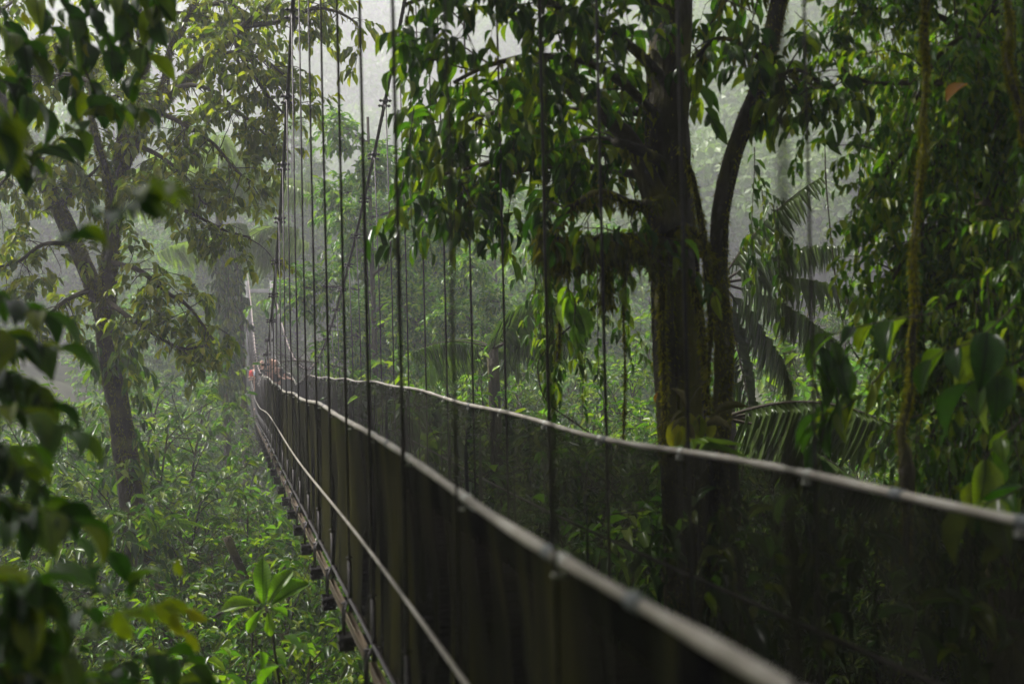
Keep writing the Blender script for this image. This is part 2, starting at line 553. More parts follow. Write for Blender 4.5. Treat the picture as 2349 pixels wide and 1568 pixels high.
# far wooded hillside, reads as one mass
def far_forest():
    rng = np.random.default_rng(5)
    lv = Leaves(rng)
    rows = []
    spots = []
    for i in range(900):
        f = rng.random() ** .8
        spots.append((95 + 300 * f, YAW + rng.uniform(-.60, .60), rng.uniform(3.5, 5.0) + 6 * f, 480))
    for i in range(60):
        spots.append((rng.uniform(74, 92), YAW + rng.uniform(-.6, .6), rng.uniform(2.4, 4.0), 700))
    for i in range(150):
        spots.append((rng.uniform(70, 150), YAW + rng.uniform(.08, .42), rng.uniform(2.6, 4.6), 900))
    for i in range(150):                     # unseen forest set behind and beside the bridge head to block sky light
        spots.append((rng.uniform(11, 34), math.pi + rng.uniform(-1.45, 1.45), rng.uniform(2.4, 4.2), 150))
    for i, (rr, ang, Rc, n) in enumerate(spots):
        x, y = rr * math.sin(ang), rr * math.cos(ang)
        z0 = float(terrain(x, y))
        hc = z0 + rng.uniform(5, 9) + Rc * .3 + (rng.uniform(-2, 9) if y < 0 else 0)
        d = rng.normal(size=(n, 3)); d /= np.linalg.norm(d, axis=1)[:, None]
        lob = 1 + .28 * np.sin(d[:, 0] * 5 + i) * np.sin(d[:, 1] * 5 + 2 * i) + .2 * np.sin(d[:, 2] * 7 + i)
        P = np.array([x, y, hc]) + d * (Rc * lob * rng.uniform(.75, 1.0, n))[:, None] * np.array([1, 1, .8])
        D = d * .5 + rng.normal(size=(n, 3)) * .6 + np.array([0, 0, -.4])
        Nn = d + rng.normal(size=(n, 3)) * .5
        l = rng.uniform(.11, .20, n) * Rc
        t = np.clip(rng.random() * .6 + rng.uniform(0, .4, n), 0, 1)
        rows.append(np.c_[P, D, Nn, l, l * .7, t])
    lv.a = np.vstack(rows)
    o = lv.build('distant_forest', MAT['forest'], None, 'lo')
    o['kind'] = 'stuff'
far_forest()

# ------------------------------------------------------------------ bridge
XL, XR = .737, 1.94
def shift(y):
    return .55 * smooth(16, 58, y)
def zdeck(y):
    y = np.asarray(y, float)
    return -.36 * smooth(18, 34, y) + .5 * smooth(44, 58, y)
def zrail(y, side):
    y = np.asarray(y, float)
    h = zdeck(y) + 1.10
    if side < 0:
        h = h + .07 * np.exp(-((y - 24.2) / 1.6) ** 2) - .16 * np.exp(-((y - 27.4) / .9) ** 2)
    else:
        h = h + .12 * np.exp(-((y - 29) / 2.0) ** 2) - .16 * np.exp(-((y - 36) / 2.4) ** 2)
    return h + .012 * np.sin(y * 1.7 + side) + .03 * np.sin(y * .45 + 2 * side)
def zcable(y, side):
    y = np.asarray(y, float)
    if side < 0:
        y0, an, af = 24.5, .0215, .0040
    else:
        y0, an, af = 29.5, .0132, .0048
    return 1.56 - .47 + np.where(y < y0, an, af) * (y - y0) ** 2
YE = 58.0
HY = [1.34 + 1.1 * k for k in range(-1, 51)]
bridge = thing('suspension_bridge', 'hanging footbridge with dark net sides and pale hand ropes crossing the misty gorge', 'bridge', (1.34, 0, 0))
rb = np.random.default_rng(2)
for side, X in ((-1, XL), (1, XR)):
    # hand rope
    ys = np.arange(-3, YE + .01, .18)
    P = np.c_[X + shift(ys) + .008 * np.sin(ys * 2.1), ys, zrail(ys, side)]
    mb = MB(); mb.tube(P, .0145 * (1 + .10 * rb.normal(size=len(P)).clip(-1.5, 1.5)), 10, True, .06, rb)
    rail = mb.build('handrail', MAT['hose'], bridge)
    # clamps hanging under the hand rope
    for y in HY[1:38]:
        c = MB()
        z = float(zrail(y, side)); x = X + float(shift(y)) + .008 * math.sin(y * 2.1)
        c.tube([(x, y - .018, z), (x, y + .018, z)], .0175, 8)
        c.box((x - .012 * side, y, z - .026), (.03, .022, .022))
        c.tube([(x - .028, y, z - .03), (x + .012, y, z - .03)], .005, 5)
        o = c.build('rail_clamp', MAT['clampw'], rail)
    for y in (1.98, 2.55, 5.2, 8.6, 12.1, 15.4):
        c = MB()
        yj = y + (0 if side < 0 else .45)
        c.tube([(X + .008 * math.sin((yj + d_) * 2.1), yj + d_, float(zrail(yj + d_, side))) for d_ in (-.03, 0, .03)], .0182, 10)
        c.build('rail_joint', MAT['steel_grey'], rail)
    # middle rope
    P = np.c_[X + side * .004 + shift(ys) + 0 * ys, ys, zdeck(ys) + .53 + .03 * np.sin(ys * .5 + side)]
    P[:, 0] += side * .045
    mb = MB(); mb.tube(P, .009, 8)
    mid = mb.build('middle_rope', MAT['hose'], bridge)
    # foot rope on each edge of the deck
    P = np.c_[X + shift(ys) + side * .03, ys, zdeck(ys) + .07]
    mb = MB(); mb.tube(P, .012, 6)
    mb.build('foot_cable', MAT['steel'], bridge)
    # edge timbers: one per bay, with gaps
    for i, y in enumerate(HY[:46]):
        mb = MB()
        y0, y1 = y + rb.uniform(.07, .12), y + rb.uniform(.86, 1.0)
        xm = X + float(shift(y0)) + side * .055
        z0, z1 = float(zdeck(y0)), float(zdeck(y1))
        d = unit((float(shift(y1) - shift(y0)), y1 - y0, z1 - z0))
        mb.box((xm, (y0 + y1) / 2, (z0 + z1) / 2 + rb.uniform(-.008, .008)), (.035, y1 - y0, .055), ay=d, ax=np.array([1., 0, 0]), az=np.cross([1., 0, 0], d))
        mb.build('edge_timber', MAT['timber'], bridge, False)
    # net panel with soft vertical folds
    yy = np.arange(-3, YE, .04)
    vv = np.linspace(0, 1, 9)
    Yg, Vg = np.meshgrid(yy, vv, indexing='ij')
    rngf = np.random.default_rng(11 + side)
    fold = np.zeros_like(Yg)
    for k in range(9):
        w = rngf.uniform(3.5, 22)
        fold += rngf.uniform(.003, .009) * np.sin(Yg * w + rngf.uniform(0, 6) + Vg * rngf.uniform(-1.4, 1.4))
    fold *= (.35 + 1.0 * np.sin(Vg * math.pi))
    zr = zrail(Yg, side) - .012
    zb = zdeck(Yg) + .05
    G = np.stack([X + shift(Yg) - side * .022 * np.sin(Vg * math.pi) + fold, Yg, zb + (zr - zb) * Vg], -1)
    mb = MB(); mb.sheet(G)
    mb.build('safety_net', MAT['net'] if side > 0 else MAT['net_dense'], bridge)
    # main cable (twisted strands) and its clamps, hangers
    yc = np.arange(3.0, YE + .01, .12)
    P = np.c_[X + shift(yc) + 0 * yc, yc, zcable(yc, side)]
    n_near = int(np.searchsorted(yc, 25))
    mb = MB()
    mb.tube(P[:n_near + 1], .020, 8)
    for s in range(3):       # strands laid round the core
        ph = yc[:n_near + 1] * 30 + s * 2.09
        Q = P[:n_near + 1] + np.c_[np.cos(ph), 0 * ph, np.sin(ph)] * .013
        mb.tube(Q, .012, 5)
    main = mb.build('main_cable', MAT['steel'], bridge)
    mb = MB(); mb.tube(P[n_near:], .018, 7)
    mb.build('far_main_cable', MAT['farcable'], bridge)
    for i, y in enumerate(HY):
        x = X + float(shift(y)) + side * .028
        zt = float(zcable(y, side)) - .02
        zb = float(zdeck(y)) - .10
        h = MB()
        if zt > zb + .3:
            h.tube([(x, y, zb), (x + .002, y, (zb + zt) / 2), (x - side * .02, y, zt)], .0055 if y < 4 else .0085, 6)
            # turnbuckle sleeve low on the hanger
            h.tube([(x, y, zb + .02), (x, y, zb + .40)], .014, 6)
            h.tube([(x - .02, y, zb + .42), (x + .02, y, zb + .42)], .006, 5)
            h.build('hanger', MAT['steel'], bridge)
        # saddle clamp with bolts on the main cable
        if 3.5 < y < 45:
            zc_ = float(zcable(y, side))
            sl = unit((0, 1, (float(zcable(y + .1, side)) - float(zcable(y - .1, side))) / .2))
            c = MB()
            for k in (-.02, .085):
                ctr = np.array([X + float(shift(y)), y, zc_]) + sl * k + np.array([0, 0, -.004])
                c.tube([ctr - sl * .02, ctr + sl * .02], .036, 8)
                c.tube([ctr + np.array([-.075, 0, 0]), ctr + np.array([.075, 0, 0])], .010, 6)
                for sx in (-1, 1):
                    c.tube([ctr + np.array([sx * .045, 0, 0]), ctr + np.array([sx * .064, 0, 0])], .019, 6)
            # looped tail of the hanger
            pq = np.array([(x - side * .02, y + .01, zt), (x - side * .045, y + .01, zt - .06), (x - side * .05, y + .012, zt - .16)])
            c.tube(pq, .007, 5)
            o = c.build('cable_clamp', MAT['steel'], main)
        # hanger foot: bracket and stirrup under the deck edge
        f = MB()
        xb = X + float(shift(y)) + side * .05
        z0 = float(zdeck(y))
        for dx in (-.045, .045):
            f.tube([(xb, y + dx, z0 + .06), (xb + side * .02, y + dx, z0), (xb + side * .02, y + dx, z0 - .13)], .008, 5)
        f.box((xb + side * .012, y, z0 - .15), (.09, .15, .03))
        f.box((xb + side * .012, y, z0 - .205), (.09, .15, .03))
        for dx in (-.06, .06):
            f.box((xb + side * .012, y + dx, z0 - .178), (.05, .02, .04))
        f.tube([(xb - .03, y, z0 + .05), (xb + .05, y, z0 + .05)], .009, 5)
        f.build('hanger_bracket', MAT['steel'], bridge, False)
# deck
mb = MB()
y = -3.0
k = 0
while y < YE:
    xm = (XL + XR) / 2 + float(shift(y))
    mb.box((xm, y, float(zdeck(y)) + rb.uniform(-.003, .003)), (1.16, .135, .035), ax=unit((1, rb.uniform(-.01, .01), 0)))
    y += .15
mb.build('deck', MAT['plank'], bridge, False)
for y in HY:
    mb = MB()
    xm = (XL + XR) / 2 + float(shift(y))
    mb.box((xm, y, float(zdeck(y)) - .178), (1.24, .07, .05))
    mb.build('cross_beam', MAT['steel'], bridge, False)

# far portal frame
tw = thing('bridge_tower', 'pale grey portal frame of two posts at the far end of the footbridge', 'tower', (1.9, 58.3, 0))
for X in (XL, XR):
    x = X + .55
    mb = MB()
    zt = float(zcable(YE, -1 if X == XL else 1)) + .15
    mb.tube([(x, 58.3, gz((x, 58.3)) - .5), (x, 58.3, 2), (x, 58.3, 5.1)], .10, 10)
    mb.build('post', MAT['pole'], tw)
mb = MB(); mb.box((1.9, 58.3, 4.6), (1.5, .16, .18)); mb.build('crossbar', MAT['pole'], tw)

# ------------------------------------------------------------------ plant builders
def curve(rng, p, d, L, n=6, droop=.3, wig=.25):
    pts = [np.asarray(p, float)]
    d = unit(d)
    st = L / n
    w = rng.normal(size=(n, 3)) * wig
    for i in range(n):
        d = d + w[i] / math.sqrt(n) + np.array([0, 0, -droop / n])
        d = d / math.sqrt(d @ d)
        pts.append(pts[-1] + d * st)
    return np.array(pts)
def along(pts, t):
    n = len(pts) - 1
    k = min(int(t * n), n - 1)
    f = t * n - k
    return pts[k] * (1 - f) + pts[k + 1] * f, unit(pts[k + 1] - pts[k])
def taper(n, a, b, pw=1.0):
    return a + (b - a) * np.linspace(0, 1, n) ** pw
def grow(rng, wood, lv, limb, n, L, t0=.2, droop=.35, twigs=5, tl=.35, k=8, size=.15, wid=.42, up=.15, spread=1.0, ldroop=.45, r0=.012, away=None):
    for i in range(n):
        t = t0 + (1 - t0) * (i + rng.random()) / n
        p, tn = along(limb, t)
        d = tn * .45 + unit(rng.normal(size=3)) * spread + np.array([0, 0, up])
        if away is not None:
            d = d + away
        LL = L * rng.uniform(.55, 1.25)
        b = curve(rng, p, d, LL, 6, droop, .3)
        wood.tube(b, taper(7, r0, r0 * .35), 5, False)
        for j in range(twigs):
            tt = .25 + .75 * (j + rng.random()) / twigs
            p2, t2 = along(b, min(tt, .999))
            d2 = t2 * .6 + unit(rng.normal(size=3)) * .8 + np.array([0, 0, .1])
            q = curve(rng, p2, d2, tl * rng.uniform(.6, 1.3), 4, droop * .8, .2)
            wood.tube(q, taper(5, r0 * .32, r0 * .16), 3, False)
            lv.twig(q, k, size, wid, ldroop)
def hang_moss(rng, lv, limb, n, L, w=.02, t0=0.0, jit=.05):
    """clumped tufts hanging below a limb"""
    for i in range(n):
        t = t0 + (1 - t0) * rng.random()
        # clump the tufts
        if math.sin(t * 37 + 3) + math.sin(t * 91) < rng.uniform(-1.4, .8):
            continue
        p, tn = along(limb, t)
        p = p + rng.normal(size=3) * jit * .5
        l = L * rng.uniform(.25, 1.0) ** 1.3
        lv.add(p, np.array([0, 0, -1.0]) + rng.normal(size=3) * .16, rng.normal(size=3) + np.array([0, 1.0, 0]), l, w * rng.uniform(.5, 1.4), rng.random())
def moss_fuzz(rng, lv, limb, rad, n, l=.05, w=.012):
    """short moss on the skin of a trunk, in ragged patches"""
    ph = rng.uniform(0, 6.28, 4)
    done = 0
    for i in range(n * 6):
        if done >= n * 1.6:
            break
        t = rng.random()
        p, tn = along(limb, t)
        r = rad[0] + (rad[1] - rad[0]) * t
        e1 = unit(np.cross(tn, (.3, .9, .1)))
        e2 = np.cross(tn, e1)
        th = rng.uniform(0, 6.283)
        m = math.sin(th * 2 + ph[0] + 2.2 * math.sin(t * 5 + ph[1])) + .8 * math.sin(th * 5 + ph[2] + t * 9) + .6 * math.sin(t * 33 + ph[3])
        if m < rng.uniform(-.5, 1.1):
            continue
        done += 1
        a = e1 * math.cos(th) + e2 * math.sin(th)
        lv.add(p + a * r * .97, a * .45 + np.array([0, 0, -.9]) + rng.normal(size=3) * .4, rng.normal(size=3), l * rng.uniform(.3, 1.5), w * rng.uniform(.25, .8), rng.random())

# ---- mossy forked tree on the left
def left_tree():
    rng = np.random.default_rng(21)
    base = at(322, 1420, 17)
    root_p = np.array([base[0] + .1, base[1], gz(base) - .3])
    T = thing('forked_tree', 'mossy tree with forked dark trunk and olive leaves rising left of the footbridge', 'tree', (root_p[0], root_p[1], gz(root_p)))
    trunk = resample(np.vstack([[root_p], px([(322, 1420, 17), (312, 1250), (288, 1040), (258, 850), (243, 740)])]), 40)
    w, lv, ms = MB(), Leaves(rng), Leaves(rng)
    tm = MB()
    tm.tube(trunk, taper(40, .25, .155), 14, True, .14, rng)
    lA = resample(px([(243, 750, 17), (248, 640, 16.9), (258, 520, 16.9), (264, 440, 17), (272, 390, 17.1), (282, 310)]), 26)
    lB = resample(px([(243, 745, 17), (215, 660, 17.2), (172, 560, 17.3), (135, 480, 17.4), (80, 370, 17.4), (40, 300, 17.2), (-60, 120, 17)]), 30)
    lC = resample(px([(270, 420, 17.0), (298, 350, 16.9), (345, 270, 16.8), (400, 205, 16.7), (470, 140, 16.6), (560, 60, 16.5), (650, -20, 16.3)]), 30)
    lD = resample(px([(282, 330, 17.1), (300, 240, 17.3), (332, 140, 17.4), (318, 40, 17.4), (300, -80, 17.3)]), 22)
    lE = resample(px([(258, 500, 16.9), (244, 400, 16.6), (222, 320, 16.4), (208, 255, 16.4), (212, 190, 16.4)]), 18)
    lF = resample(px([(345, 270, 16.8), (378, 190, 17), (392, 110, 17.2), (440, 20, 17.2), (470, -70)]), 18)
    tm.tube(lA, taper(26, .135, .085), 12, True, .10, rng)
    tm.tube(lB, taper(30, .125, .115), 12, True, .10, rng)
    tm.tube(lC, taper(30, .10, .04), 9, True, .08, rng)
    tm.tube(lD, taper(22, .10, .05), 9, True, .08, rng)
    tm.tube(lE, taper(18, .058, .036), 8, True, .08, rng)
    tm.tube(lF, taper(18, .062, .035), 8, True, .08, rng)
    tm.build('trunk', MAT['bark'], T)
    side = [
        [(400, 205, 16.7), (440, 195, 16.4), (490, 210), (545, 255), (600, 300), (640, 345)],
        [(470, 140, 16.6), (540, 120, 16.2), (610, 140), (660, 180)],
        [(360, 255, 16.8), (430, 290, 16.4), (490, 330), (540, 390), (580, 420)],
        [(310, 330, 16.8), (370, 360, 16.5), (430, 410), (470, 470)],
        [(262, 455, 16.9), (330, 440, 16.4), (390, 470), (440, 490), (520, 530), (575, 545)],
        [(250, 600, 16.9), (320, 620, 16.4), (380, 670), (430, 700), (490, 780)],
        [(245, 690, 16.9), (300, 730, 16.4), (360, 770), (420, 800), (480, 790)],
        [(215, 660, 17.2), (150, 690, 16.7), (90, 740), (30, 770)],
        [(172, 560, 17.3), (100, 560, 16.8), (40, 600), (-40, 620)],
        [(135, 480, 17.4), (190, 420, 17), (230, 380)],
        [(80, 370, 17.4), (150, 360, 17.2), (190, 390)],
        [(60, 320, 17.3), (20, 400, 16.8), (-30, 450)],
        [(332, 140, 17.4), (250, 120, 17.2), (180, 130), (110, 160)],
        [(318, 60, 17.4), (400, 30, 17.2), (480, 40)],
        [(212, 190, 16.4), (150, 170, 16.6), (80, 190)],
        [(208, 255, 16.4), (270, 220, 16.3), (330, 215)],
        [(560, 60, 16.5), (640, 50, 16.2), (720, 20), (780, 30), (820, 55)],
        [(600, 20, 16.4), (540, 90, 16.2), (600, 200), (650, 260)],
        [(440, 20, 17.2), (520, 10, 17.0), (600, 50)],
        [(30, 250, 17.2), (90, 180, 17), (140, 60)],
        [(0, 200, 17.2), (-20, 60, 17), (60, -20)],
    ]
    for i, s_ in enumerate(side):
        b = resample(px(s_), 14)
        w.tube(b, taper(14, .042, .016), 6, False, .08, rng)
        Lb = float(np.linalg.norm(np.diff(b, axis=0), axis=1).sum())
        grow(rng, w, lv, b, int(5 + Lb * 5.4), .60, .2, .55, 4, .30, 6, .155, .50, .1, .9, .65, .009)
        hang_moss(rng, ms, b, int(75 * Lb), .17, .018)
    for lm, rr in ((lB, (.125, .115)), (lC, (.10, .04)), (lD, (.10, .05)), (lE, (.058, .036)), (lF, (.062, .035)), (lA, (.135, .085)), (trunk[12:], (.215, .155))):
        Ll = float(np.linalg.norm(np.diff(lm, axis=0), axis=1).sum())
        moss_fuzz(rng, ms, lm, rr, int(1100 * Ll), .05, .012)
        hang_moss(rng, ms, lm, int(36 * Ll), .16, .02)
    for lm, n in ((lC, 5), (lD, 5), (lF, 5), (lB, 3), (lE, 3)):
        grow(rng, w, lv, lm, n, .7, .2, .5, 5, .32, 7, .155, .46, .1, 1, .6, .010)
    # climbers clinging to the lower trunk
    cl = Leaves(rng)
    for i in range(130):
        p, tn = along(trunk, rng.uniform(.35, .98))
        a = unit(np.cross(tn, rng.normal(size=3)))
        q = curve(rng, p + a * .16, a + np.array([0, 0, .25]), rng.uniform(.12, .5), 4, 1.2, .3)
        cl.twig(q, 5, .22, .34, .9)
    w.build('branches', MAT['twig'], T)
    lv.build('crown', MAT['olive'], T)
    ms.build('moss', MAT['mosshang'], T, 'lo')
    cl.build('climbing_leaves', MAT['glossy'], T)
left_tree()

# ---- bromeliad-like tuft on the left trunk
def epiphyte(name, label, c, n, l, w, mat, cat='plant'):
    rng = np.random.default_rng(int(abs(c[0] * 97)) + 3)
    T = thing(name, label, cat, c)
    lv = Leaves(rng)
    for i in range(n):
        a = rng.uniform(0, 6.28)
        d = np.array([math.cos(a), math.sin(a), rng.uniform(.2, 1.3)])
        lv.add(np.asarray(c) + d * .03, d, np.array([-math.cos(a), -math.sin(a), 1.2]), l * rng.uniform(.6, 1.2), w, rng.random())
    lv.build('leaves', mat, T, 'blade', .45)
epiphyte('tufted_epiphyte', 'bright green tuft of strap leaves perched on the dark left trunk', at(385, 1215, 16.7), 34, .42, .045, MAT['fresh'])

# ---- generic round-crowned trees and shrubs
def tree_proto(name, label, cat, loc, H, Rr, nl, leafmat, size, wid, seed, group=None, crown0=.35, tpl='mid', dens=1.0, up=.5, trunk_r=.14, ldroop=.45):
    rng = np.random.default_rng(seed)
    T = thing(name, label, cat, loc, group)
    o = np.asarray(loc, float)
    tm, w, lv = MB(), MB(), Leaves(rng)
    tr = resample([o + (0, 0, -.3), o + (rng.uniform(-.2, .2), rng.uniform(-.2, .2), H * .4), o + (rng.uniform(-.4, .4), rng.uniform(-.4, .4), H * .95)], 18)
    tm.tube(tr, taper(18, trunk_r, trunk_r * .25), 9, True, .07, rng)
    for i in range(nl):
        t = crown0 + (1 - crown0) * (i + .3) / nl
        p, tn = along(tr, min(t * .98, .99))
        a = i * 2.4 + rng.uniform(-.4, .4)
        reach = Rr * (1.15 - .75 * ((t - crown0) / (1 - crown0)) ** 1.6) * rng.uniform(.7, 1.15)
        lb = curve(rng, p, (math.cos(a), math.sin(a), up), reach, 8, .45, .2)
        tm.tube(lb, taper(9, trunk_r * .34, .012), 6, False)
        grow(rng, w, lv, lb, max(4, int(reach * 6.5 * dens)), reach * .40, .25, .4, 4, size * 2.2, 7, size, wid, .2, 1.0, ldroop, .009)
    tm.build('trunk', MAT['bark'], T)
    w.build('branches', MAT['twig'], T)
    lv.build('crown', leafmat, T, tpl)
    return T
def shrub_proto(name, label, loc, H, Rr, nst, leafmat, size, wid, seed, group, k=7):
    rng = np.random.default_rng(seed)
    T = thing(name, label, 'shrub', loc, group)
    o = np.asarray(loc, float)
    w, lv = MB(), Leaves(rng)
    for i in range(nst):
        a = i * 2.4 + rng.uniform(-.4, .4)
        lean = rng.uniform(.02, .20)
        hh = H * rng.uniform(.62, 1.0)
        s_ = curve(rng, o + (math.cos(a) * .2, math.sin(a) * .2, -.3), (math.cos(a) * lean, math.sin(a) * lean, 1), hh, 12, .12, .14)
        w.tube(s_, taper(13, .045, .012), 7, False)
        grow(rng, w, lv, s_, 24, Rr * .62, .45, .5, 5, size * 2.4, k, size, wid, .25, 1.0, .5, .010)
    w.build('stems', MAT['bark'], T)
    lv.build('foliage', leafmat, T)
    return T

# centre tree, seen through the hangers
cb = at(850, 1100, 29); cb[2] = gz(cb)
CT_H = float(at(780, 190, 29)[2] - cb[2])
ctree = tree_proto('broadleaf_tree', 'bushy bright green tree behind the middle hanger cables in the mist', 'tree', cb, float(at(780, 190, 29)[2] - cb[2]), 2.8, 26, MAT['green'], .18, .46, 31, None, .28, dens=2.3)
cb2 = at(1010, 1000, 31); cb2[2] = gz(cb2)
copy_tree(ctree, cb2, 2.1, .86, 'second bushy green tree right of the crossing main cable, behind the hangers')
for u_, v_, z_, r_, l_ in ((690, 230, 66, 4.0, 'bushy green tree left of the steep main cable, behind the far hangers'), (915, 330, 36, 5.3, 'leafy tree between the two main cables with thin arching twigs'), (1080, 520, 27, .9, 'rounded green tree low behind the drooping dark branches')):
    c_ = at(u_, 1000, z_); c_[2] = gz(c_)
    copy_tree(ctree, c_, r_, float(at(u_, v_, z_)[2] - c_[2]) / CT_H, l_)
back = [  # u, top v, distance, rotation
    (120, 250, 52, .4), (420, 420, 62, 1.2), (270, 120, 78, 2.2), (560, 300, 95, 2.9), (-30, 430, 45, .9),
    (690, 360, 70, 3.7), (1150, 400, 48, 4.4), (1330, 480, 44, 5.2), (1060, 520, 56, .2), (1760, 640, 60, 2.4),
    (1950, 600, 66, 1.6), (2120, 560, 50, 3.0), (1500, 560, 52, 4.0), (2300, 560, 40, 5.0), (520, 600, 66, 5.6), (330, 540, 56, 3.2), (620, 520, 84, 1.9), (470, 270, 88, .7),
    (180, 420, 66, 2.6), (760, 480, 74, 4.9), (860, 420, 82, 1.1), (1000, 380, 76, 3.3), (1230, 420, 70, .5), (1640, 520, 78, 2.0), (1850, 520, 90, 4.2), (470, 560, 62, .3), (590, 560, 72, 2.5), (400, 600, 54, 4.1), (330, 660, 46, 1.4), (640, 600, 66, 5.1), (230, 560, 58, 3.5)]
hazy = None
for i, (u, v, z, rz) in enumerate(back):
    if u < 300:
        z *= 1.35
    p = at(u, 900, z)
    p[2] = gz(p)
    H = float(at(u, v, z)[2] - p[2])
    if hazy is None:
        hazy = tree_proto('hazy_tree', 'pale green forest tree fading into the mist behind the nearer growth', 'tree', p, H, 4.6, 26, MAT['green'], .34, .46, 47, 'misty trees in the gorge behind the bridge', .22, dens=.8)
        H0 = H
    else:
        copy_tree(hazy, p, rz, H / H0, None)

# ---- shrubs below and beside the bridge
S = []
S.append(shrub_proto('gorge_shrub', 'glossy leafy green shrub in the understory below the footbridge', (0, 0, -60), 7.4, 1.7, 8, MAT['glossy'], .135, .42, 61, 'understory shrubs filling the gorge'))
S.append(shrub_proto('gorge_shrub', 'glossy leafy green shrub in the understory below the footbridge', (0, 0, -60), 7.2, 1.6, 8, MAT['green'], .11, .38, 62, 'understory shrubs filling the gorge'))
S.append(shrub_proto('gorge_shrub', 'glossy leafy green shrub in the understory below the footbridge', (0, 0, -60), 7.6, 1.5, 7, MAT['glossy'], .165, .36, 63, 'understory shrubs filling the gorge'))
S.append(shrub_proto('gorge_shrub', 'broad-leaved green shrub in the understory below the footbridge', (0, 0, -60), 7.2, 1.6, 5, MAT['green'], .235, .46, 64, 'broad-leaved shrubs filling the gorge', 5))
S.append(shrub_proto('gorge_shrub', 'fine-leaved dark shrub in the understory below the footbridge', (0, 0, -60), 7.5, 1.5, 7, MAT['deep'], .085, .36, 65, 'fine-leaved shrubs filling the gorge', 9))
SH = (7.3, 7.1, 7.4, 7.0, 7.3)
spots = [  # u, top v, distance
    (60, 900, 21), (150, 980, 19), (230, 870, 24), (370, 900, 22), (440, 960, 20), (520, 1000, 19), (610, 1060, 18), (90, 1080, 17),
    (200, 1120, 16), (400, 1060, 17.5), (480, 1110, 16), (560, 1130, 15.5), (660, 1140, 16.5), (700, 1230, 15), (140, 1230, 14),
    (250, 1260, 13.5), (360, 1230, 14), (470, 1260, 13.5), (580, 1240, 13.5), (690, 1330, 12.5), (770, 1400, 13), (100, 1380, 12), (230, 1420, 11.5),
    (370, 1400, 11.5), (480, 1400, 12), (600, 1420, 12), (720, 1470, 11.5), (330, 820, 27), (480, 840, 27), (20, 780, 24), (570, 930, 23),
    (740, 770, 25), (830, 800, 23), (900, 820, 21), (990, 790, 22), (1060, 830, 19), (1130, 800, 20), (1200, 860, 17), (1280, 840, 18), (1370, 880, 16), (1450, 860, 17),
    (1010, 690, 26), (1120, 680, 25), (1240, 720, 23), (1350, 730, 22), (1450, 740, 21), (1740, 930, 17), (1830, 900, 18), (1930, 930, 17), (2010, 880, 19),
    (2100, 960, 15), (2200, 1000, 14), (1960, 1000, 14.5), (1700, 1000, 16), (1600, 960, 18), (1500, 930, 18), (1300, 960, 14), (1420, 1000, 13),
    (1790, 700, 24), (1850, 660, 30), (1950, 690, 26), (1720, 560, 28), (300, 850, 36), (400, 850, 40), (500, 870, 44), (190, 870, 33), (90, 850, 31), (560, 880, 46), (440, 920, 31), (320, 940, 28), (500, 800, 21), (445, 850, 20.5), (130, 860, 19), (250, 1000, 15), (2060, 700, 24), (1880, 820, 20), (1660, 760, 22)]
rng = np.random.default_rng(8)
for i, (u, v, z) in enumerate(spots):
    v += float(np.random.default_rng(i + 500).uniform(-70, 130)) if v > 930 else 0
    p = at(u, v, z)
    if u > 640 and v < 1010 and p[0] < 4.3:          # keep off the walkway
        z = 4.3 * 1.03 * F_PX / (u - 505)
        p = at(u, v, min(z, 66))
    top = p[2]
    if abs(p[0] - 1.34 - float(shift(p[1]))) < 2.3 and p[1] < 60:
        top = min(top, -.75)
    p[2] = gz(p)
    k = (2, 1, 2, 0, 3, 4, 1, 0, 2, 4, 0, 3, 1)[i % 13] if i > 4 else i
    sc = min(1.35, max(.62, (top - p[2]) / SH[k]))
    if sc == .62:
        p[2] = top - SH[k] * .62
    if i < 5:
        S[k].location = Vector([float(x) for x in p]); S[k].rotation_euler.z = rng.uniform(0, 6.28); S[k].scale = (sc,) * 3
        continue
    copy_tree(S[k], p, rng.uniform(0, 6.28), sc)

# ---- palms
def frond(lv, wood, rng, p, d, L, leaflet, droop=1.0, n=34, wid=.05, pend=.5):
    r = curve(rng, p, d, L, 14, droop, .05)
    wood.tube(r, taper(15, .018, .004), 5, False)
    for i in range(n):
        t = .14 + .85 * i / n
        q, tn = along(r, t)
        sdv = unit(np.cross(tn, (0, 0, 1.0)))
        ll = leaflet * math.sin(math.pi * (.15 + .8 * t)) ** .7
        for sg in (-1, 1):
            dd = sdv * sg * .9 + tn * .55 + np.array([0, 0, -pend]) + rng.normal(size=3) * .07
            lv.add(q, dd, np.array([0, 0, 1.0]) + sdv * sg * -.5, ll * rng.uniform(.85, 1.1), wid, rng.random())
def palm(label, top, nfr, L, leaflet, seed, mat, wid=.05, pend=.5, droop=1.1, dirs=None, n=34):
    rng = np.random.default_rng(seed)
    p = np.asarray(top, float)
    T = thing('palm_tree', label, 'palm tree', (p[0], p[1], gz(p)))
    tm, w, lv = MB(), MB(), Leaves(rng)
    tr = resample([(p[0] + .2, p[1], gz(p) - .3), (p[0] + .1, p[1], (p[2] + gz(p)) / 2), p], 14)
    tm.tube(tr, taper(14, .13, .09), 9, True, .05, rng)
    for i in range(nfr):
        if dirs is not None and i < len(dirs):
            d = dirs[i]
            d = rgt * d[0] + upv * d[1] + fwd * d[2]
        else:
            a = i * 2.4 + rng.uniform(-.2, .2)
            d = (math.cos(a), math.sin(a), rng.uniform(.1, 1.1))
        frond(lv, w, rng, p, d, L * rng.uniform(.8, 1.1), leaflet, droop, n, wid, pend)
    tm.build('trunk', MAT['bark_dark'], T)
    w.build('frond_stalks', MAT['twig'], T)
    lv.build('fronds', mat, T, 'blade', .25)
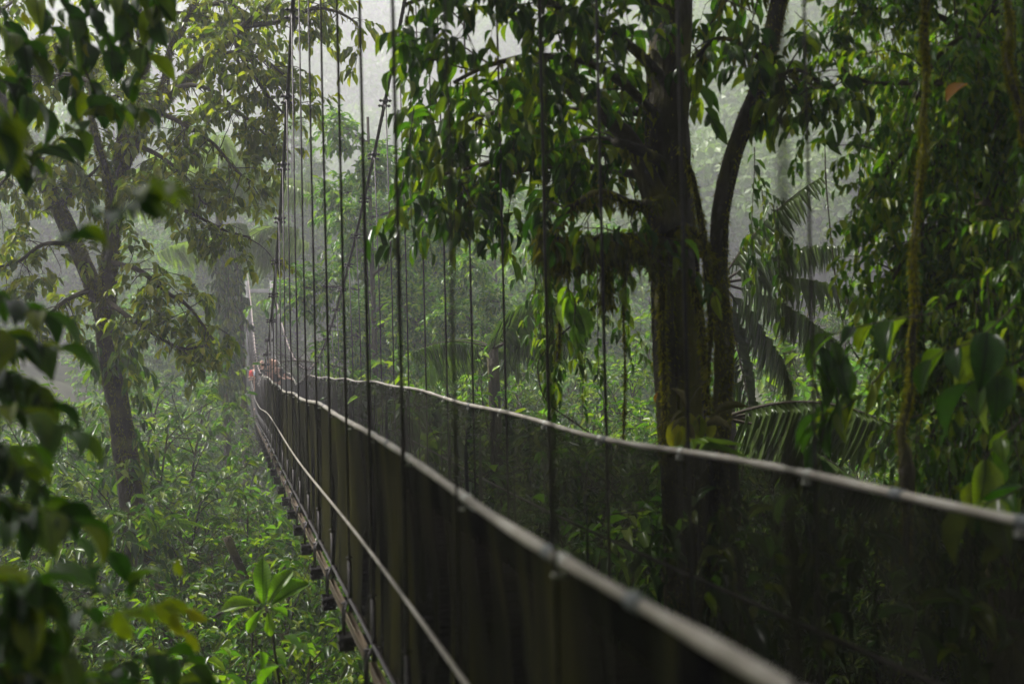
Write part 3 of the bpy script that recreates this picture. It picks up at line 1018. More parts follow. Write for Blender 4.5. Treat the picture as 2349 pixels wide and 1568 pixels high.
palm('tall pale palm in the mist behind the forked mossy tree', at(500, 430, 32), 11, 3.0, 1.0, 71, MAT['palm_sheen'], .12, .7, .9, None, 22)
palm('lower misty palm with drooping fronds above the far end of the footbridge', at(545, 570, 34), 9, 2.2, .95, 72, MAT['palm_sheen'], .13, 1.0, 1.1, None, 18)
palm('dark feathery palm just right of the twin mossy trunks', at(1652, 650, 13), 6, 1.8, .46, 73, MAT['palm_dark'], .028, .45, .75,
     [(1, .75, -.1), (1, .25, .2), (1, -.2, -.2), (.6, 1.1, .1), (.8, -.75, .1), (.3, -1, -.2)], 26)
palm('grey green palm with long hanging leaflets low behind the hand rope on the right', at(1658, 960, 10), 4, 1.6, .46, 74, MAT['palm_dark'], .028, 1.1, .9,
     [(1, .25, .05), (1, -.1, -.2), (.8, .1, .5), (.5, .3, -.4)], 30)
palm('shadowed palm with hanging fronds in the undergrowth behind the middle of the bridge', at(1130, 800, 18), 7, 1.5, .5, 76, MAT['palm'], .035, .8, .8, None, 24)

# ---- twin-trunk mossy tree on the right
def right_tree():
    rng = np.random.default_rng(33)
    b = at(1590, 1250, 8.2)
    rt = np.array([b[0], b[1], gz(b)])
    T = thing('twin_trunk_tree', 'large dark mossy tree with twin trunks and big drooping leaves behind the right hand rope', 'tree', rt)
    tm, w, lv, ms, up_ = MB(), MB(), Leaves(rng), Leaves(rng), Leaves(rng)
    tms = Leaves(rng)
    A = resample(np.vstack([[rt + (-.05, 0, -.4)], px([(1585, 1250, 8.2), (1572, 1050, 8.1), (1560, 800), (1548, 560), (1535, 330, 8.0), (1540, 120), (1548, -60), (1560, -420), (1570, -800, 7.8)])]), 60)
    tm.tube(A, taper(60, .20, .135), 18, True, .14, rng)
    A2 = resample(np.vstack([[rt + (-.15, -.1, -.4)], px([(1545, 1200, 8.0), (1532, 1000, 7.95), (1525, 760), (1530, 620, 8.0)])]), 26)
    tm.tube(A2, taper(26, .09, .07), 10, True, .15, rng)
    B = resample(np.vstack([[rt + (.25, .05, -.4)], px([(1655, 1250, 8.0), (1652, 1050, 7.9), (1662, 800), (1650, 640), (1655, 480), (1690, 330), (1745, 190), (1775, 60), (1800, -60), (1850, -300)])]), 50)
    tm.tube(B, taper(50, .085, .06), 12, True, .10, rng)
    br = resample(px([(1655, 720, 7.9), (1640, 610), (1600, 550), (1555, 520)]), 12)
    tm.tube(br, taper(12, .05, .055), 8, True, .12, rng)
    D = resample(px([(1548, 520, 7.9), (1490, 420), (1450, 330), (1380, 260), (1290, 200)]), 14)
    tm.tube(D, taper(14, .10, .03), 8, True, .12, rng)
    winders = []
    for k in range(6):
        ph = k * 1.05 + rng.uniform(-.3, .3)
        tt = np.linspace(.0, rng.uniform(.62, .95), 46)
        W_ = []
        for t in tt:
            p, tn = along(A, t)
            e1 = unit(np.cross(tn, (.3, .9, .1))); e2 = np.cross(tn, e1)
            an = ph + 1.5 * math.sin(t * 4 + k) + t * (1.2 if k % 2 else -1.0)
            rr_ = (.20 + (.135 - .20) * t) * 1.04 + .012 * math.sin(t * 30 + k)
            W_.append(p + (e1 * math.cos(an) + e2 * math.sin(an)) * rr_)
        W_ = np.array(W_)
        r0_ = rng.uniform(.022, .045)
        tm.tube(W_, taper(46, r0_, r0_ * .6), 8, True, .22, rng)
        winders.append((W_, r0_))
    tm.build('trunk', MAT['bark_dark'], T)
    for W_, r0_ in winders:
        moss_fuzz(rng, tms, W_, (r0_, r0_ * .6), 900, .034, .010)
        hang_moss(rng, ms, W_, 60, .10, .016, .2, .03)
    # mossy limbs reaching left
    limbs = [
        [(1540, 560, 7.9), (1470, 545, 7.85), (1400, 545, 7.8), (1330, 552), (1255, 545), (1238, 540)],
        [(1530, 640, 8.0), (1490, 590, 7.8), (1450, 545, 7.7)],
        [(1540, 450, 7.9), (1460, 470, 7.7), (1380, 440, 7.6), (1320, 470), (1270, 520)],
        [(1535, 300, 8.0), (1440, 200, 7.7), (1340, 140), (1230, 130), (1120, 150), (1040, 190)],
        [(1540, 200, 8.0), (1440, 100, 7.6), (1300, 20), (1150, -20), (1000, -10), (930, 10)],
        [(1535, 380, 8.0), (1430, 330, 7.6), (1320, 320, 8.6), (1200, 340), (1100, 380), (1010, 400)],
        [(1545, 60, 8.0), (1420, -60, 7.4), (1250, -120), (1080, -100)],
        [(1540, 250, 8.0), (1400, 260, 8.3), (1250, 250), (1130, 260), (1030, 290)],
        [(1540, 420, 8.0), (1400, 390, 8.6), (1260, 380), (1130, 410), (1070, 440)],
        [(1760, 150, 7.9), (1700, 100, 7.8), (1640, 90), (1600, 130)],
        [(1745, 190, 7.9), (1800, 170, 7.6), (1830, 160), (1880, 190)],
        [(1790, 0, 7.9), (1720, -30, 7.8), (1650, 10)],
    ]
    for i, L_ in enumerate(limbs):
        b_ = resample(px(L_), 16)
        w.tube(b_, taper(16, .04 if i < 9 else .018, .013), 7, False, .12, rng)
        Lb = float(np.linalg.norm(np.diff(b_, axis=0), axis=1).sum())
        if i < 3:
            hang_moss(rng, ms, b_, int((1300, 350, 200)[i] * Lb), (.24, .16, .13)[i], .020, .1, .05)
            moss_fuzz(rng, ms, b_, (.045, .02), int(350 * Lb), .06, .014)
            grow(rng, w, lv, b_, 4, .35, .3, .9, 2, .25, 4, .14, .36, 0, 1, .8, .008)
        elif i < 9:
            hang_moss(rng, ms, b_, int(45 * Lb), .16, .03)
            grow(rng, w, lv, b_, int(6.4 * Lb + 3), .50, .22, .7, 4, .30, 6, .132, .42, .0, 1.0, .65, .008)
        else:
            grow(rng, w, lv, b_, 7, .42, .15, .9, 3, .26, 5, .15, .4, 0, .9, .8, .008)
            hang_moss(rng, ms, b_, 50, .2, .02)
    # moss on the trunks, in ragged vertical ribs
    for lm, rr, n in ((A, (.21, .14), 3200), (A2, (.09, .07), 2600), (B, (.085, .06), 4200), (br, (.05, .055), 900)):
        moss_fuzz(rng, tms, lm, rr, int(n * 1.5), .028, .010)
    # long moss cords down the trunk
    cords = MB()
    for c_ in ([(1560, 330, 7.78), (1590, 420, 7.75), (1610, 520), (1622, 640), (1630, 760), (1620, 900)],
               [(1560, 520, 7.75), (1600, 560), (1640, 600)],
               [(1590, 640, 7.8), (1603, 720), (1612, 800), (1622, 880), (1628, 960)],
               [(1520, 620, 7.8), (1518, 760), (1526, 900), (1520, 1060)]):
        q = resample(px(c_), 30)
        cords.tube(q, taper(30, .022, .014), 7, True, .35, rng)
        moss_fuzz(rng, tms, q, (.022, .016), 900, .035, .010)
    cords.build('moss_cords', MAT['moss'], T)
    # fat moss tail under the hanging limb
    for (u, v0, v1, wd) in ((1392, 560, 690, .035), (1290, 550, 610, .05), (1265, 545, 600, .05), (1340, 548, 590, .04), (1430, 540, 610, .03)):
        q = resample(px([(u, v0, 7.8), (u - 3, (v0 + v1) / 2), (u + 2, v1)]), 12)
        for k in range(240):
            p, tn = along(q, rng.random() ** .8)
            ms.add(p + rng.normal(size=3) * wd * .55, np.array([0, 0, -1.]) + rng.normal(size=3) * .25, rng.normal(size=3), rng.uniform(.05, .13), .014, rng.random())
    # unseen canopy added above and left of the picture to shade the foreground
    spots = [(1.6 + 9 * math.sqrt((i + .5) / 52) * math.cos(i * 2.399), .5 + 9 * math.sqrt((i + .5) / 52) * math.sin(i * 2.399)) for i in range(52)]
    spots = [q for q in spots if q[0] * fwd[0] + q[1] * fwd[1] < 5.6]
    spots += [(-5.2 + 4.8 * math.sqrt((i + .5) / 24) * math.cos(i * 2.399), 6.2 + 4.8 * math.sqrt((i + .5) / 24) * math.sin(i * 2.399)) for i in range(24)]
    for sx_, sy_ in spots:
        c = np.array([sx_, sy_, 0.0])
        dd = max(0.0, float((c - CAM) @ fwd))
        c[2] = 7.2 + max(0, dd - 9) * .42 + rng.uniform(0, 1.6)
        p0, _ = along(A, .97)
        lb = resample([p0, (p0 + c) / 2 + (0, 0, 1.0), c], 8)
        w.tube(lb, taper(8, .05, .015), 5, False)  # limb out to the added canopy
        for j in range(190):
            d = rng.normal(size=3)
            q = c + d * np.array([.8, .8, .38])
            up_.add(q, rng.normal(size=3) + np.array([0, 0, -.6]), np.array([0, 0, 1.0]) + rng.normal(size=3) * .5, rng.uniform(.22, .40), .16, rng.random())
    w.build('branches', MAT['bark_dark'], T)
    lv.build('crown', MAT['deep_big'], T, 'hi')
    up_.build('unseen_shade_canopy', MAT['deep'], T, 'mid')
    ms.build('moss', MAT['mosshang'], T, 'lo')
    tms.build('trunk_moss', MAT['moss_bright'], T, 'lo')
right_tree()

# ---- vine-draped tree at the right edge
def edge_tree():
    rng = np.random.default_rng(35)
    b = at(2330, 1300, 7.6)
    rt = np.array([b[0], b[1], gz(b)])
    T = thing('vine_draped_tree', 'dark leafy tree draped in small drooping leaves along the right edge', 'tree', rt)
    tm, w, lv = MB(), MB(), Leaves(rng)
    A = resample(np.vstack([[rt + (0, 0, -.4)], px([(2320, 1200, 7.8), (2300, 800), (2290, 450), (2270, 150), (2280, -150), (2300, -600)])]), 40)
    tm.tube(A, taper(40, .20, .12), 14, True, .1, rng)
    tm.build('trunk', MAT['bark_dark'], T)
    limbs = [
        [(2290, 300, 7.8), (2180, 200, 7.6), (2080, 190), (1990, 190), (1920, 150)],
        [(2280, 160, 7.8), (2160, 40, 7.8), (2020, 20), (1930, 40)],
        [(2290, 420, 7.8), (2200, 350, 7.4), (2120, 330), (2050, 370), (2020, 430)],
        [(2270, 60, 7.8), (2180, -80, 7.6), (2040, -100), (1960, -60)],
        [(2290, 520, 7.8), (2220, 520, 7.3), (2130, 540), (2070, 600), (2040, 660)],
        [(2300, 650, 7.8), (2230, 680, 7.3), (2150, 720), (2090, 790)],
        [(2300, 250, 7.8), (2330, 200, 7.0), (2400, 220)],
        [(2300, 780, 7.8), (2240, 850, 7.2), (2180, 920), (2120, 960)],
        [(2310, 900, 7.8), (2260, 960, 7.0), (2200, 1050), (2150, 1120)],
        [(2300, 560, 7.8), (2340, 560, 7.0), (2420, 600)],
        [(2310, 1000, 7.8), (2280, 1100, 7.2), (2250, 1200), (2200, 1280)],
        [(2310, 830, 7.8), (2360, 880, 6.8), (2420, 950)],
        [(2280, 350, 7.8), (2240, 300, 8.4), (2120, 280), (2020, 300)],
        [(2285, 120, 7.8), (2230, 80, 7.0), (2150, 130), (2100, 230)],
    ]
    for i, L_ in enumerate(limbs):
        b_ = resample(px(L_), 16)
        w.tube(b_, taper(16, .03, .010), 6, False, .08, rng)
        Lb = float(np.linalg.norm(np.diff(b_, axis=0), axis=1).sum())
        grow(rng, w, lv, b_, int(15 * Lb + 5), .48, .1, 1.0, 5, .26, 8, .080, .42, .0, 1.0, .65, .006)
    w.build('branches', MAT['twig'], T)
    lv.build('crown', MAT['wall'], T)
edge_tree()

def strand(rng, wood, lv, p, L, k, size, wid, side=.12, wig=.10, r=.004):
    q = curve(rng, p, (rng.normal() * .1, rng.normal() * .1, -1), L, 14, 1.0, wig)
    wood.tube(q, taper(15, r, r * .5), 4, False)
    lv.twig(q, k, size, wid, .7, .8, .02)
    return q

# leafy curtains: each hanging climber is a plant of its own
def curtain(label, u0, u1, v0, v1, z, n, size, seed, mat, wid=.36, grp=None):
    rng = np.random.default_rng(seed)
    c = at((u0 + u1) / 2, v0, z)
    T = thing('hanging_climber', label, 'climber', c, grp)
    w, lv = MB(), Leaves(rng)
    for i in range(n):
        u = rng.uniform(u0, u1)
        zz = z * rng.uniform(.93, 1.07)
        va = v0 + rng.uniform(-.15, .25) * (v1 - v0)
        p = at(u, va, zz)
        L = (v1 - va) / F_PX * zz * rng.uniform(.5, 1.05)
        q = strand(rng, w, lv, p, L, max(6, int(L / size * 2.1)), size, wid, r=.005 if z < 20 else .012)
        for j in range(int(L * 5)):
            p2, t2 = along(q, rng.uniform(.05, .95))
            s_ = curve(rng, p2, (rng.normal(), rng.normal(), -.2), rng.uniform(.1, .28), 4, 1.1, .2)
            w.tube(s_, .0025, 3, False)
            lv.twig(s_, 5, size, wid, .8)
    w.build('stems', MAT['twig'], T)
    lv.build('foliage', mat, T)
curtain('thin leafy climber hanging beside the misty gap right of the twin trunks', 1870, 1980, -20, 260, 9.5, 3, .085, 81, MAT['olive'])
curtain('loose small-leaved climber trailing over the right end of the misty gap', 2010, 2120, 60, 640, 9, 11, .085, 82, MAT['olive'])
curtain('dense dark climber hanging down behind the thick mossy vine', 2090, 2230, 150, 820, 8.6, 15, .085, 83, MAT['wall'])
curtain('dense curtain of dark trailing stems in the upper right corner', 2210, 2380, -60, 620, 7.2, 14, .085, 84, MAT['wall'])
curtain('yellow green climber right of the mossy vine at mid height', 2080, 2200, 560, 1180, 7.6, 15, .08, 85, MAT['glossy'])
curtain('dark trailing climber along the right edge below the middle', 2210, 2390, 520, 1230, 7.0, 14, .085, 86, MAT['wall'])
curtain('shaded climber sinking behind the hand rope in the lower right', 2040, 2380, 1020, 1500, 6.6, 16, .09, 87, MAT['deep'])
curtain('small-leaved climber hanging left of the twin trunks beneath the mossy limb', 1200, 1480, 560, 960, 9.5, 13, .10, 88, MAT['glossy'])
curtain('wispy leafy climber hanging just right of the second mossy trunk', 1690, 1790, 380, 760, 9.5, 4, .10, 89, MAT['deep'])
curtain('leafy climber clothing the outer tips of the big drooping branches', 940, 1060, 120, 640, 8.6, 7, .15, 90, MAT['deep'], .38)
curtain('leafy trailing growth seen dimly through the right net below the twin trunks', 1500, 1960, 1080, 1500, 7.5, 16, .13, 91, MAT['deep'])

curtain('dark hanging growth clothing the tall palm stems left of the far bridge tower', 490, 552, 560, 1000, 33, 12, .24, 92, MAT['deep'], .36)
# ---- hanging mossy vines
def rope_vine(label, pts, r, fuzz, seed, leafn=0, size=.08, mat=None, moss='mosshang'):
    rng = np.random.default_rng(seed)
    q = resample(px(pts), 60)
    T = thing('hanging_vine', label, 'vine', q[0])
    prof = r * (1 + .35 * np.sin(np.linspace(0, 23, 60)) * rng.uniform(.2, 1, 60)) * (1 + (1.1 * np.exp(-((np.linspace(0, 1, 60) - .84) / .06) ** 2) if r > .0175 else 0))
    mb = MB(); mb.tube(q, prof, 8, True, .25, rng)
    mb.build('stem', MAT['bark_dark'] if fuzz else MAT['twig'], T)
    if fuzz:
        ms = Leaves(rng)
        moss_fuzz(rng, ms, q, (r * .9, r * 1.2), fuzz, .024, .009)
        ms.build('moss', MAT[moss], T, 'lo')
    if leafn:
        lv = Leaves(rng)
        lv.twig(q, leafn, size, .5, .6, .8, .03)
        lv.build('leaves', mat or MAT['glossy'], T)
    return q
rope_vine('thick dark mossy vine hanging straight down in front of the right-hand leaf wall', [(2126, -60, 6.0), (2120, 60), (2124, 160), (2116, 270), (2118, 340), (2106, 440), (2102, 520), (2094, 600), (2099, 700), (2090, 780), (2092, 860), (2082, 930), (2066, 990), (2074, 1030), (2078, 1060), (2080, 1150), (2078, 1290)], .018, 4200, 101, moss='moss_bright')
rope_vine('yellow mossy vine curving down in the top right corner', [(2308, -40, 6.2), (2318, 60), (2312, 120), (2322, 190), (2345, 260), (2350, 330)], .017, 2600, 102, moss='moss_bright')
rope_vine('thin looping vine with sparse leaves in the misty gap at right', [(1872, 180, 9), (1890, 300), (1895, 420), (1908, 560), (1925, 700), (1950, 790), (1990, 840), (2050, 870)], .005, 0, 103, 18, .06)
rope_vine('fine double vine strand hanging at the right of the misty gap', [(1975, 340, 9), (1968, 480), (1972, 560), (1950, 660), (1935, 740)], .004, 0, 104, 20, .07)
rope_vine('thin bare vine curving from the hangers to the right hand rope', [(1440, 640, 8.5), (1330, 730), (1245, 810), (1235, 860), (1255, 920), (1320, 970), (1380, 1010)], .006, 0, 105)
rope_vine('mossy cord hanging between the hangers and the twin trunks', [(1432, 600, 8), (1430, 720), (1434, 860), (1430, 1010)], .007, 700, 106)
rope_vine('short mossy cord beside the hanging moss on the lower limb', [(1288, 590, 8), (1280, 680), (1284, 770), (1276, 830)], .009, 700, 107)

# ---- single big-leaf sprigs
def sprig(name, label, twigs, size, wid, seed, mat, tpl='hi', k=7, droop=.5, cat='branch', r=.006, spread=.9, extra=None, t0=.1):
    rng = np.random.default_rng(seed)
    first = px(twigs[0])
    T = thing(name, label, cat, first[0])
    lv = Leaves(rng)
    for tw_ in twigs:
        q = resample(px(tw_), 14)
        w = MB()
        w.tube(q, taper(14, r, r * .4), 6, False)
        w.build('twig', MAT['twig'], T)
        lv.twig(q, k, size, wid, droop, spread, t0)
    lv.build('leaves', mat, T, tpl)
    if extra:
        ly = Leaves(rng)
        for (u, v, z, du, dv, l) in extra:
            ly.add(at(u, v, z), rgt * du - upv * dv, -fwd + rng.normal(size=3) * .3, l, l * .5, rng.random())
        ly.build('yellow_leaves', MAT['yellow'], T, 'hi')
    return T
sprig('leafy_branch', 'dark branch with large ragged leaves in front of the misty gap at right', [
    [(2140, 718, 5.8), (2040, 735), (1960, 752), (1905, 768)], [(1895, 770, 5.8), (1870, 830), (1880, 880)], [(1900, 770, 5.8), (1920, 800), (1935, 840)]], .19, .42, 111, MAT['deep_big'], k=5, droop=.9)
sprig('leafy_branch', 'dark climbing stem with pointed leaves below the misty gap, right of the palm', [
    [(2070, 800, 5.8), (2000, 880), (1930, 940), (1870, 950)], [(1870, 880, 5.8), (1890, 960), (1880, 1040), (1890, 1100)], [(1900, 860, 5.8), (1925, 900), (1905, 960)]], .17, .34, 112, MAT['deep_big'], k=5, droop=1.0)
sprig('broadleaf_climber', 'climber with large heart-shaped dark leaves at the lower right', [
    [(2330, 700, 5.2), (2240, 780), (2170, 800), (2130, 830)], [(2349, 820, 5.2), (2280, 860), (2220, 880)], [(2349, 960, 5.4), (2290, 1010), (2250, 1070), (2230, 1110)],
    [(2380, 1100, 5), (2300, 1140), (2240, 1160)]], .23, .52, 113, MAT['deep_big'], k=6, droop=1.1, cat='climber', extra=[(2200, 940, 5.2, .1, 1, .08), (2290, 1240, 5, -.5, .8, .12), (2215, 820, 5.2, .2, 1, .09), (2330, 870, 5, .8, .6, .14)])
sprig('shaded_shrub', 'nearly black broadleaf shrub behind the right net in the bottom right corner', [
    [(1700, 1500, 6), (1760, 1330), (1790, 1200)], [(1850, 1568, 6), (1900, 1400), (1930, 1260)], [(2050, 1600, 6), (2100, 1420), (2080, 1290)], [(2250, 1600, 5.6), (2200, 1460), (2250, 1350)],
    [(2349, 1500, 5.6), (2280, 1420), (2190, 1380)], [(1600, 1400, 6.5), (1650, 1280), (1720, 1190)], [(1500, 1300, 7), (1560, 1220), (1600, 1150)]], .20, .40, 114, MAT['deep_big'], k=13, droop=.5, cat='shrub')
sprig('epiphyte_clump', 'clump of yellowing strap leaves growing on the twin trunk base by the hand rope', [
    [(1570, 1010, 7.6), (1575, 960), (1580, 930)], [(1600, 1020, 7.6), (1620, 970), (1640, 950)]], .2, .2, 115, MAT['dry'], k=6, droop=.3, cat='plant',
    extra=[(1545, 960, 7.6, 0, 1, .22), (1580, 945, 7.6, .1, 1, .2), (1605, 950, 7.6, -.1, 1, .19), (1565, 975, 7.6, -.3, 1, .18), (1620, 955, 7.6, .2, 1, .17)])
sprig('hanging_leaf_cluster', 'bright hanging leaf cluster below the mossy limb left of the twin trunks', [
    [(1320, 690, 7.6), (1318, 730), (1320, 752)], [(1300, 640, 7.6), (1310, 690), (1320, 700)]], .2, .36, 116, MAT['fresh'], k=5, droop=1.3, cat='plant')
sprig('arrow_leaf', 'single pale green arrow-shaped leaf hanging on the twin trunk', [[(1560, 560, 7.5), (1563, 552), (1566, 548)]], .2, .42, 117, MAT['fresh'], k=1, droop=1.6, cat='plant')
sprig('withered_leaf', 'single orange withered leaf caught high in the right-hand leaf wall', [[(2235, 190, 6.6), (2225, 192), (2215, 195)]], .13, .6, 118, MAT['red'], k=1, droop=.5, cat='leaf', r=.003)
sprig('withered_leaf', 'small reddish withered leaf left of the twin trunks', [[(1525, 890, 7.4), (1515, 895), (1505, 905)]], .12, .4, 119, MAT['red'], k=1, droop=.9, cat='leaf', r=.003)
epiphyte('pale_leaf_plant', 'pale grey-green lance leaf plant poking above the right hand rope', at(1588, 1048, 6.6), 7, .22, .05, MAT['palm'])

# ---- bright rosette sapling at lower left
def sapling():
    rng = np.random.default_rng(121)
    z = 8.0
    stem = resample(px([(655, 1660, z), (640, 1560), (628, 1480), (622, 1420), (608, 1388)]), 20)
    T = thing('rosette_sapling', 'bright green sapling with long lit leaves beside the deck edge at the bottom', 'sapling', (stem[0][0], stem[0][1], gz(stem[0])))
    st = np.vstack([[(stem[0][0] + .1, stem[0][1], gz(stem[0]) - .2)], stem])
    mb = MB(); mb.tube(resample(st, 40), taper(40, .02, .010), 8)
    mb.build('stem', MAT['bark_dark'], T)
    dirs = [  # start px, direction (right, down), length px, towards the camera
        ((605, 1386), (-.03, -1), 100, .1), ((614, 1386), (.55, -1), 92, -.1), ((620, 1390), (.9, -.6), 100, -.2), ((598, 1386), (-1, -.08), 88, .35),
        ((600, 1396), (-.6, 1), 62, .3), ((614, 1400), (.2, 1), 58, .3), ((618, 1396), (.9, .3), 50, -.4), ((604, 1386), (-.4, -.6), 55, -.7)]
    for (u, v), (du, dv), l, tw_ in dirs:
        lv = Leaves(rng)
        L = l / F_PX * z
        d = rgt * du - upv * dv - fwd * tw_
        lv.add(at(u, v, z), d, -fwd * .9 + upv * .7 + rgt * rng.uniform(-.4, .4), L, L * .42, rng.random())
        lv.build('leaf', MAT['fresh'], T, 'obov', .1)
sapling()
sprig('broadleaf_seedling', 'young green plant with broad upright leaves at the bottom edge below the sapling', [
    [(690, 1640, 7.4), (700, 1590), (715, 1530)], [(760, 1640, 7.4), (770, 1580), (800, 1520)], [(600, 1640, 7.4), (590, 1590), (600, 1540)]], .22, .42, 122, MAT['fresh'], 'obov', 4, -.3, 'plant')

# leaning thin trunks below the sapling
rngt = np.random.default_rng(130)
for i, (pts, r, lab) in enumerate((
        ([(520, 1230, 14), (570, 1340), (620, 1430), (700, 1540), (740, 1620)], .055, 'leaning bare grey trunk crossing behind the bright sapling'),
        ([(330, 1330, 15), (440, 1380), (560, 1450), (640, 1520)], .035, 'thin dark trunk slanting down to the right at the lower left'),
        ([(650, 1300, 15), (655, 1400), (650, 1500), (655, 1620)], .04, 'thin upright stem right behind the bright sapling'),
        ([(180, 1560, 13), (330, 1500), (480, 1420), (560, 1370)], .02, 'long bare stick slanting up to the right near the bottom'))):
    mb = MB()
    q = resample(px(pts), 24)
    mb.tube(q, taper(24, r, r * .8), 8, True, .08, rngt)
    o = mb.build('bare_trunk', MAT['bark'])
    tag(o, lab, 'trunk')

# ---- near foliage, out of focus
sprig('near_shrub', 'blurred dark leaf mass along the left edge close to the camera', [
    [(-140, 640, 3.51), (-40, 660), (40, 700), (110, 720)], [(-150, 780, 3.51), (-30, 800), (60, 790), (140, 800)], [(-150, 930, 3.25), (0, 930), (90, 960), (180, 1000)],
    [(-150, 1060, 3.25), (0, 1050), (70, 1100), (130, 1160)], [(-120, 1230, 2.99), (0, 1210), (110, 1170), (190, 1210)], [(-120, 1320, 2.60), (-10, 1330), (60, 1370), (120, 1420)],
    [(-120, 1480, 2.60), (0, 1450), (80, 1470), (160, 1520)], [(-80, 880, 3.38), (20, 860), (90, 890)], [(-150, 1390, 2.73), (-20, 1400), (40, 1440), (100, 1500)], [(-150, 1000, 2.99), (-50, 1010), (40, 1030)],
    [(-150, 720, 3.38), (-60, 740), (20, 770)], [(-150, 850, 3.38), (-60, 870), (50, 900), (120, 930)], [(-150, 1120, 3.25), (-30, 1130), (60, 1180)], [(-150, 1440, 2.60), (-60, 1420), (20, 1380), (90, 1330)], [(-100, 1560, 2.60), (0, 1540), (100, 1560)]], .115, .50, 141, MAT['near'], k=13, droop=.5, cat='shrub', r=.005)
sprig('near_shrub', 'blurred green shrub with a few yellow leaves across the bottom left corner', [
    [(60, 1620, 3.75), (160, 1500), (260, 1420), (330, 1400)], [(150, 1640, 3.75), (250, 1540), (360, 1500), (440, 1530)], [(0, 1640, 3.50), (120, 1560), (230, 1560), (330, 1590)],
    [(200, 1650, 4.00), (270, 1480), (300, 1370), (290, 1330)], [(280, 1650, 3.75), (380, 1580), (460, 1570)], [(20, 1560, 3.75), (140, 1440), (220, 1350), (200, 1290)], [(100, 1660, 3.25), (200, 1600), (300, 1640)]],
    .105, .48, 142, MAT['near'], k=15, droop=.35, cat='shrub', r=.005,
    extra=[(355, 1385, 3.6, .7, .6, .11), (400, 1400, 3.6, .3, 1, .10), (425, 1395, 3.6, .9, .5, .08), (270, 1395, 3.4, .3, .9, .11), (410, 1280, 4.2, .1, 1, .07), (430, 1450, 4, .5, .9, .08), (370, 1380, 3.6, 1, .35, .1)])
sprig('overhanging_branch', 'green leafy branch with a few yellow leaves hanging into the top left corner', [
    [(-40, -40, 5.4), (20, 60), (45, 160), (35, 260), (-20, 340)], [(60, -50, 5.4), (110, 40), (130, 110), (165, 170), (175, 230)], [(170, -50, 5.5), (220, 30), (250, 90), (260, 140)],
    [(240, -50, 5.4), (290, 10), (330, 60)], [(330, -60, 5.3), (350, -10), (360, 30)], [(40, 420, 5.3), (110, 340), (170, 290), (205, 245)], [(190, 150, 5.4), (220, 210), (270, 245), (330, 250)],
    [(-60, 150, 5.3), (30, 200), (90, 240)], [(-60, 300, 5.2), (20, 360), (80, 350)], [(120, -50, 5.4), (170, 60), (200, 110)], [(-60, 40, 5.2), (30, 80), (80, 130)], [(250, -60, 5.3), (280, 60), (340, 130), (310, 200)]],
    .15, .52, 143, MAT['near'], k=11, droop=.75, cat='branch', r=.006,
    extra=[(-5, 155, 5.2, .9, .4, .085), (255, 235, 5.3, -.1, 1, .09), (168, 175, 5.3, .3, 1, .07), (52, 25, 5.2, .5, .9, .08), (200, 100, 5.3, -.2, 1, .06), (275, 60, 5.3, .2, 1, .07), (90, 190, 5.3, .2, 1, .06)])
sprig('near_branch', 'very blurred dark twig with big leaves floating in front of the forked trunk', [
    [(-60, 760, 2.4), (60, 620), (160, 540), (250, 480), (330, 470)], [(250, 480, 2.4), (300, 440), (350, 430)]], .085, .5, 144, MAT['near'], k=7, droop=.5, r=.003, t0=.5)
sprig('near_branch', 'large dark blurred leaves at the left edge below the top corner', [
    [(-120, 180, 2.4), (-60, 250), (-10, 300)], [(-120, 240, 2.4), (-40, 260), (30, 280)]], .11, .52, 145, MAT['near'], k=4, droop=.8, r=.004)

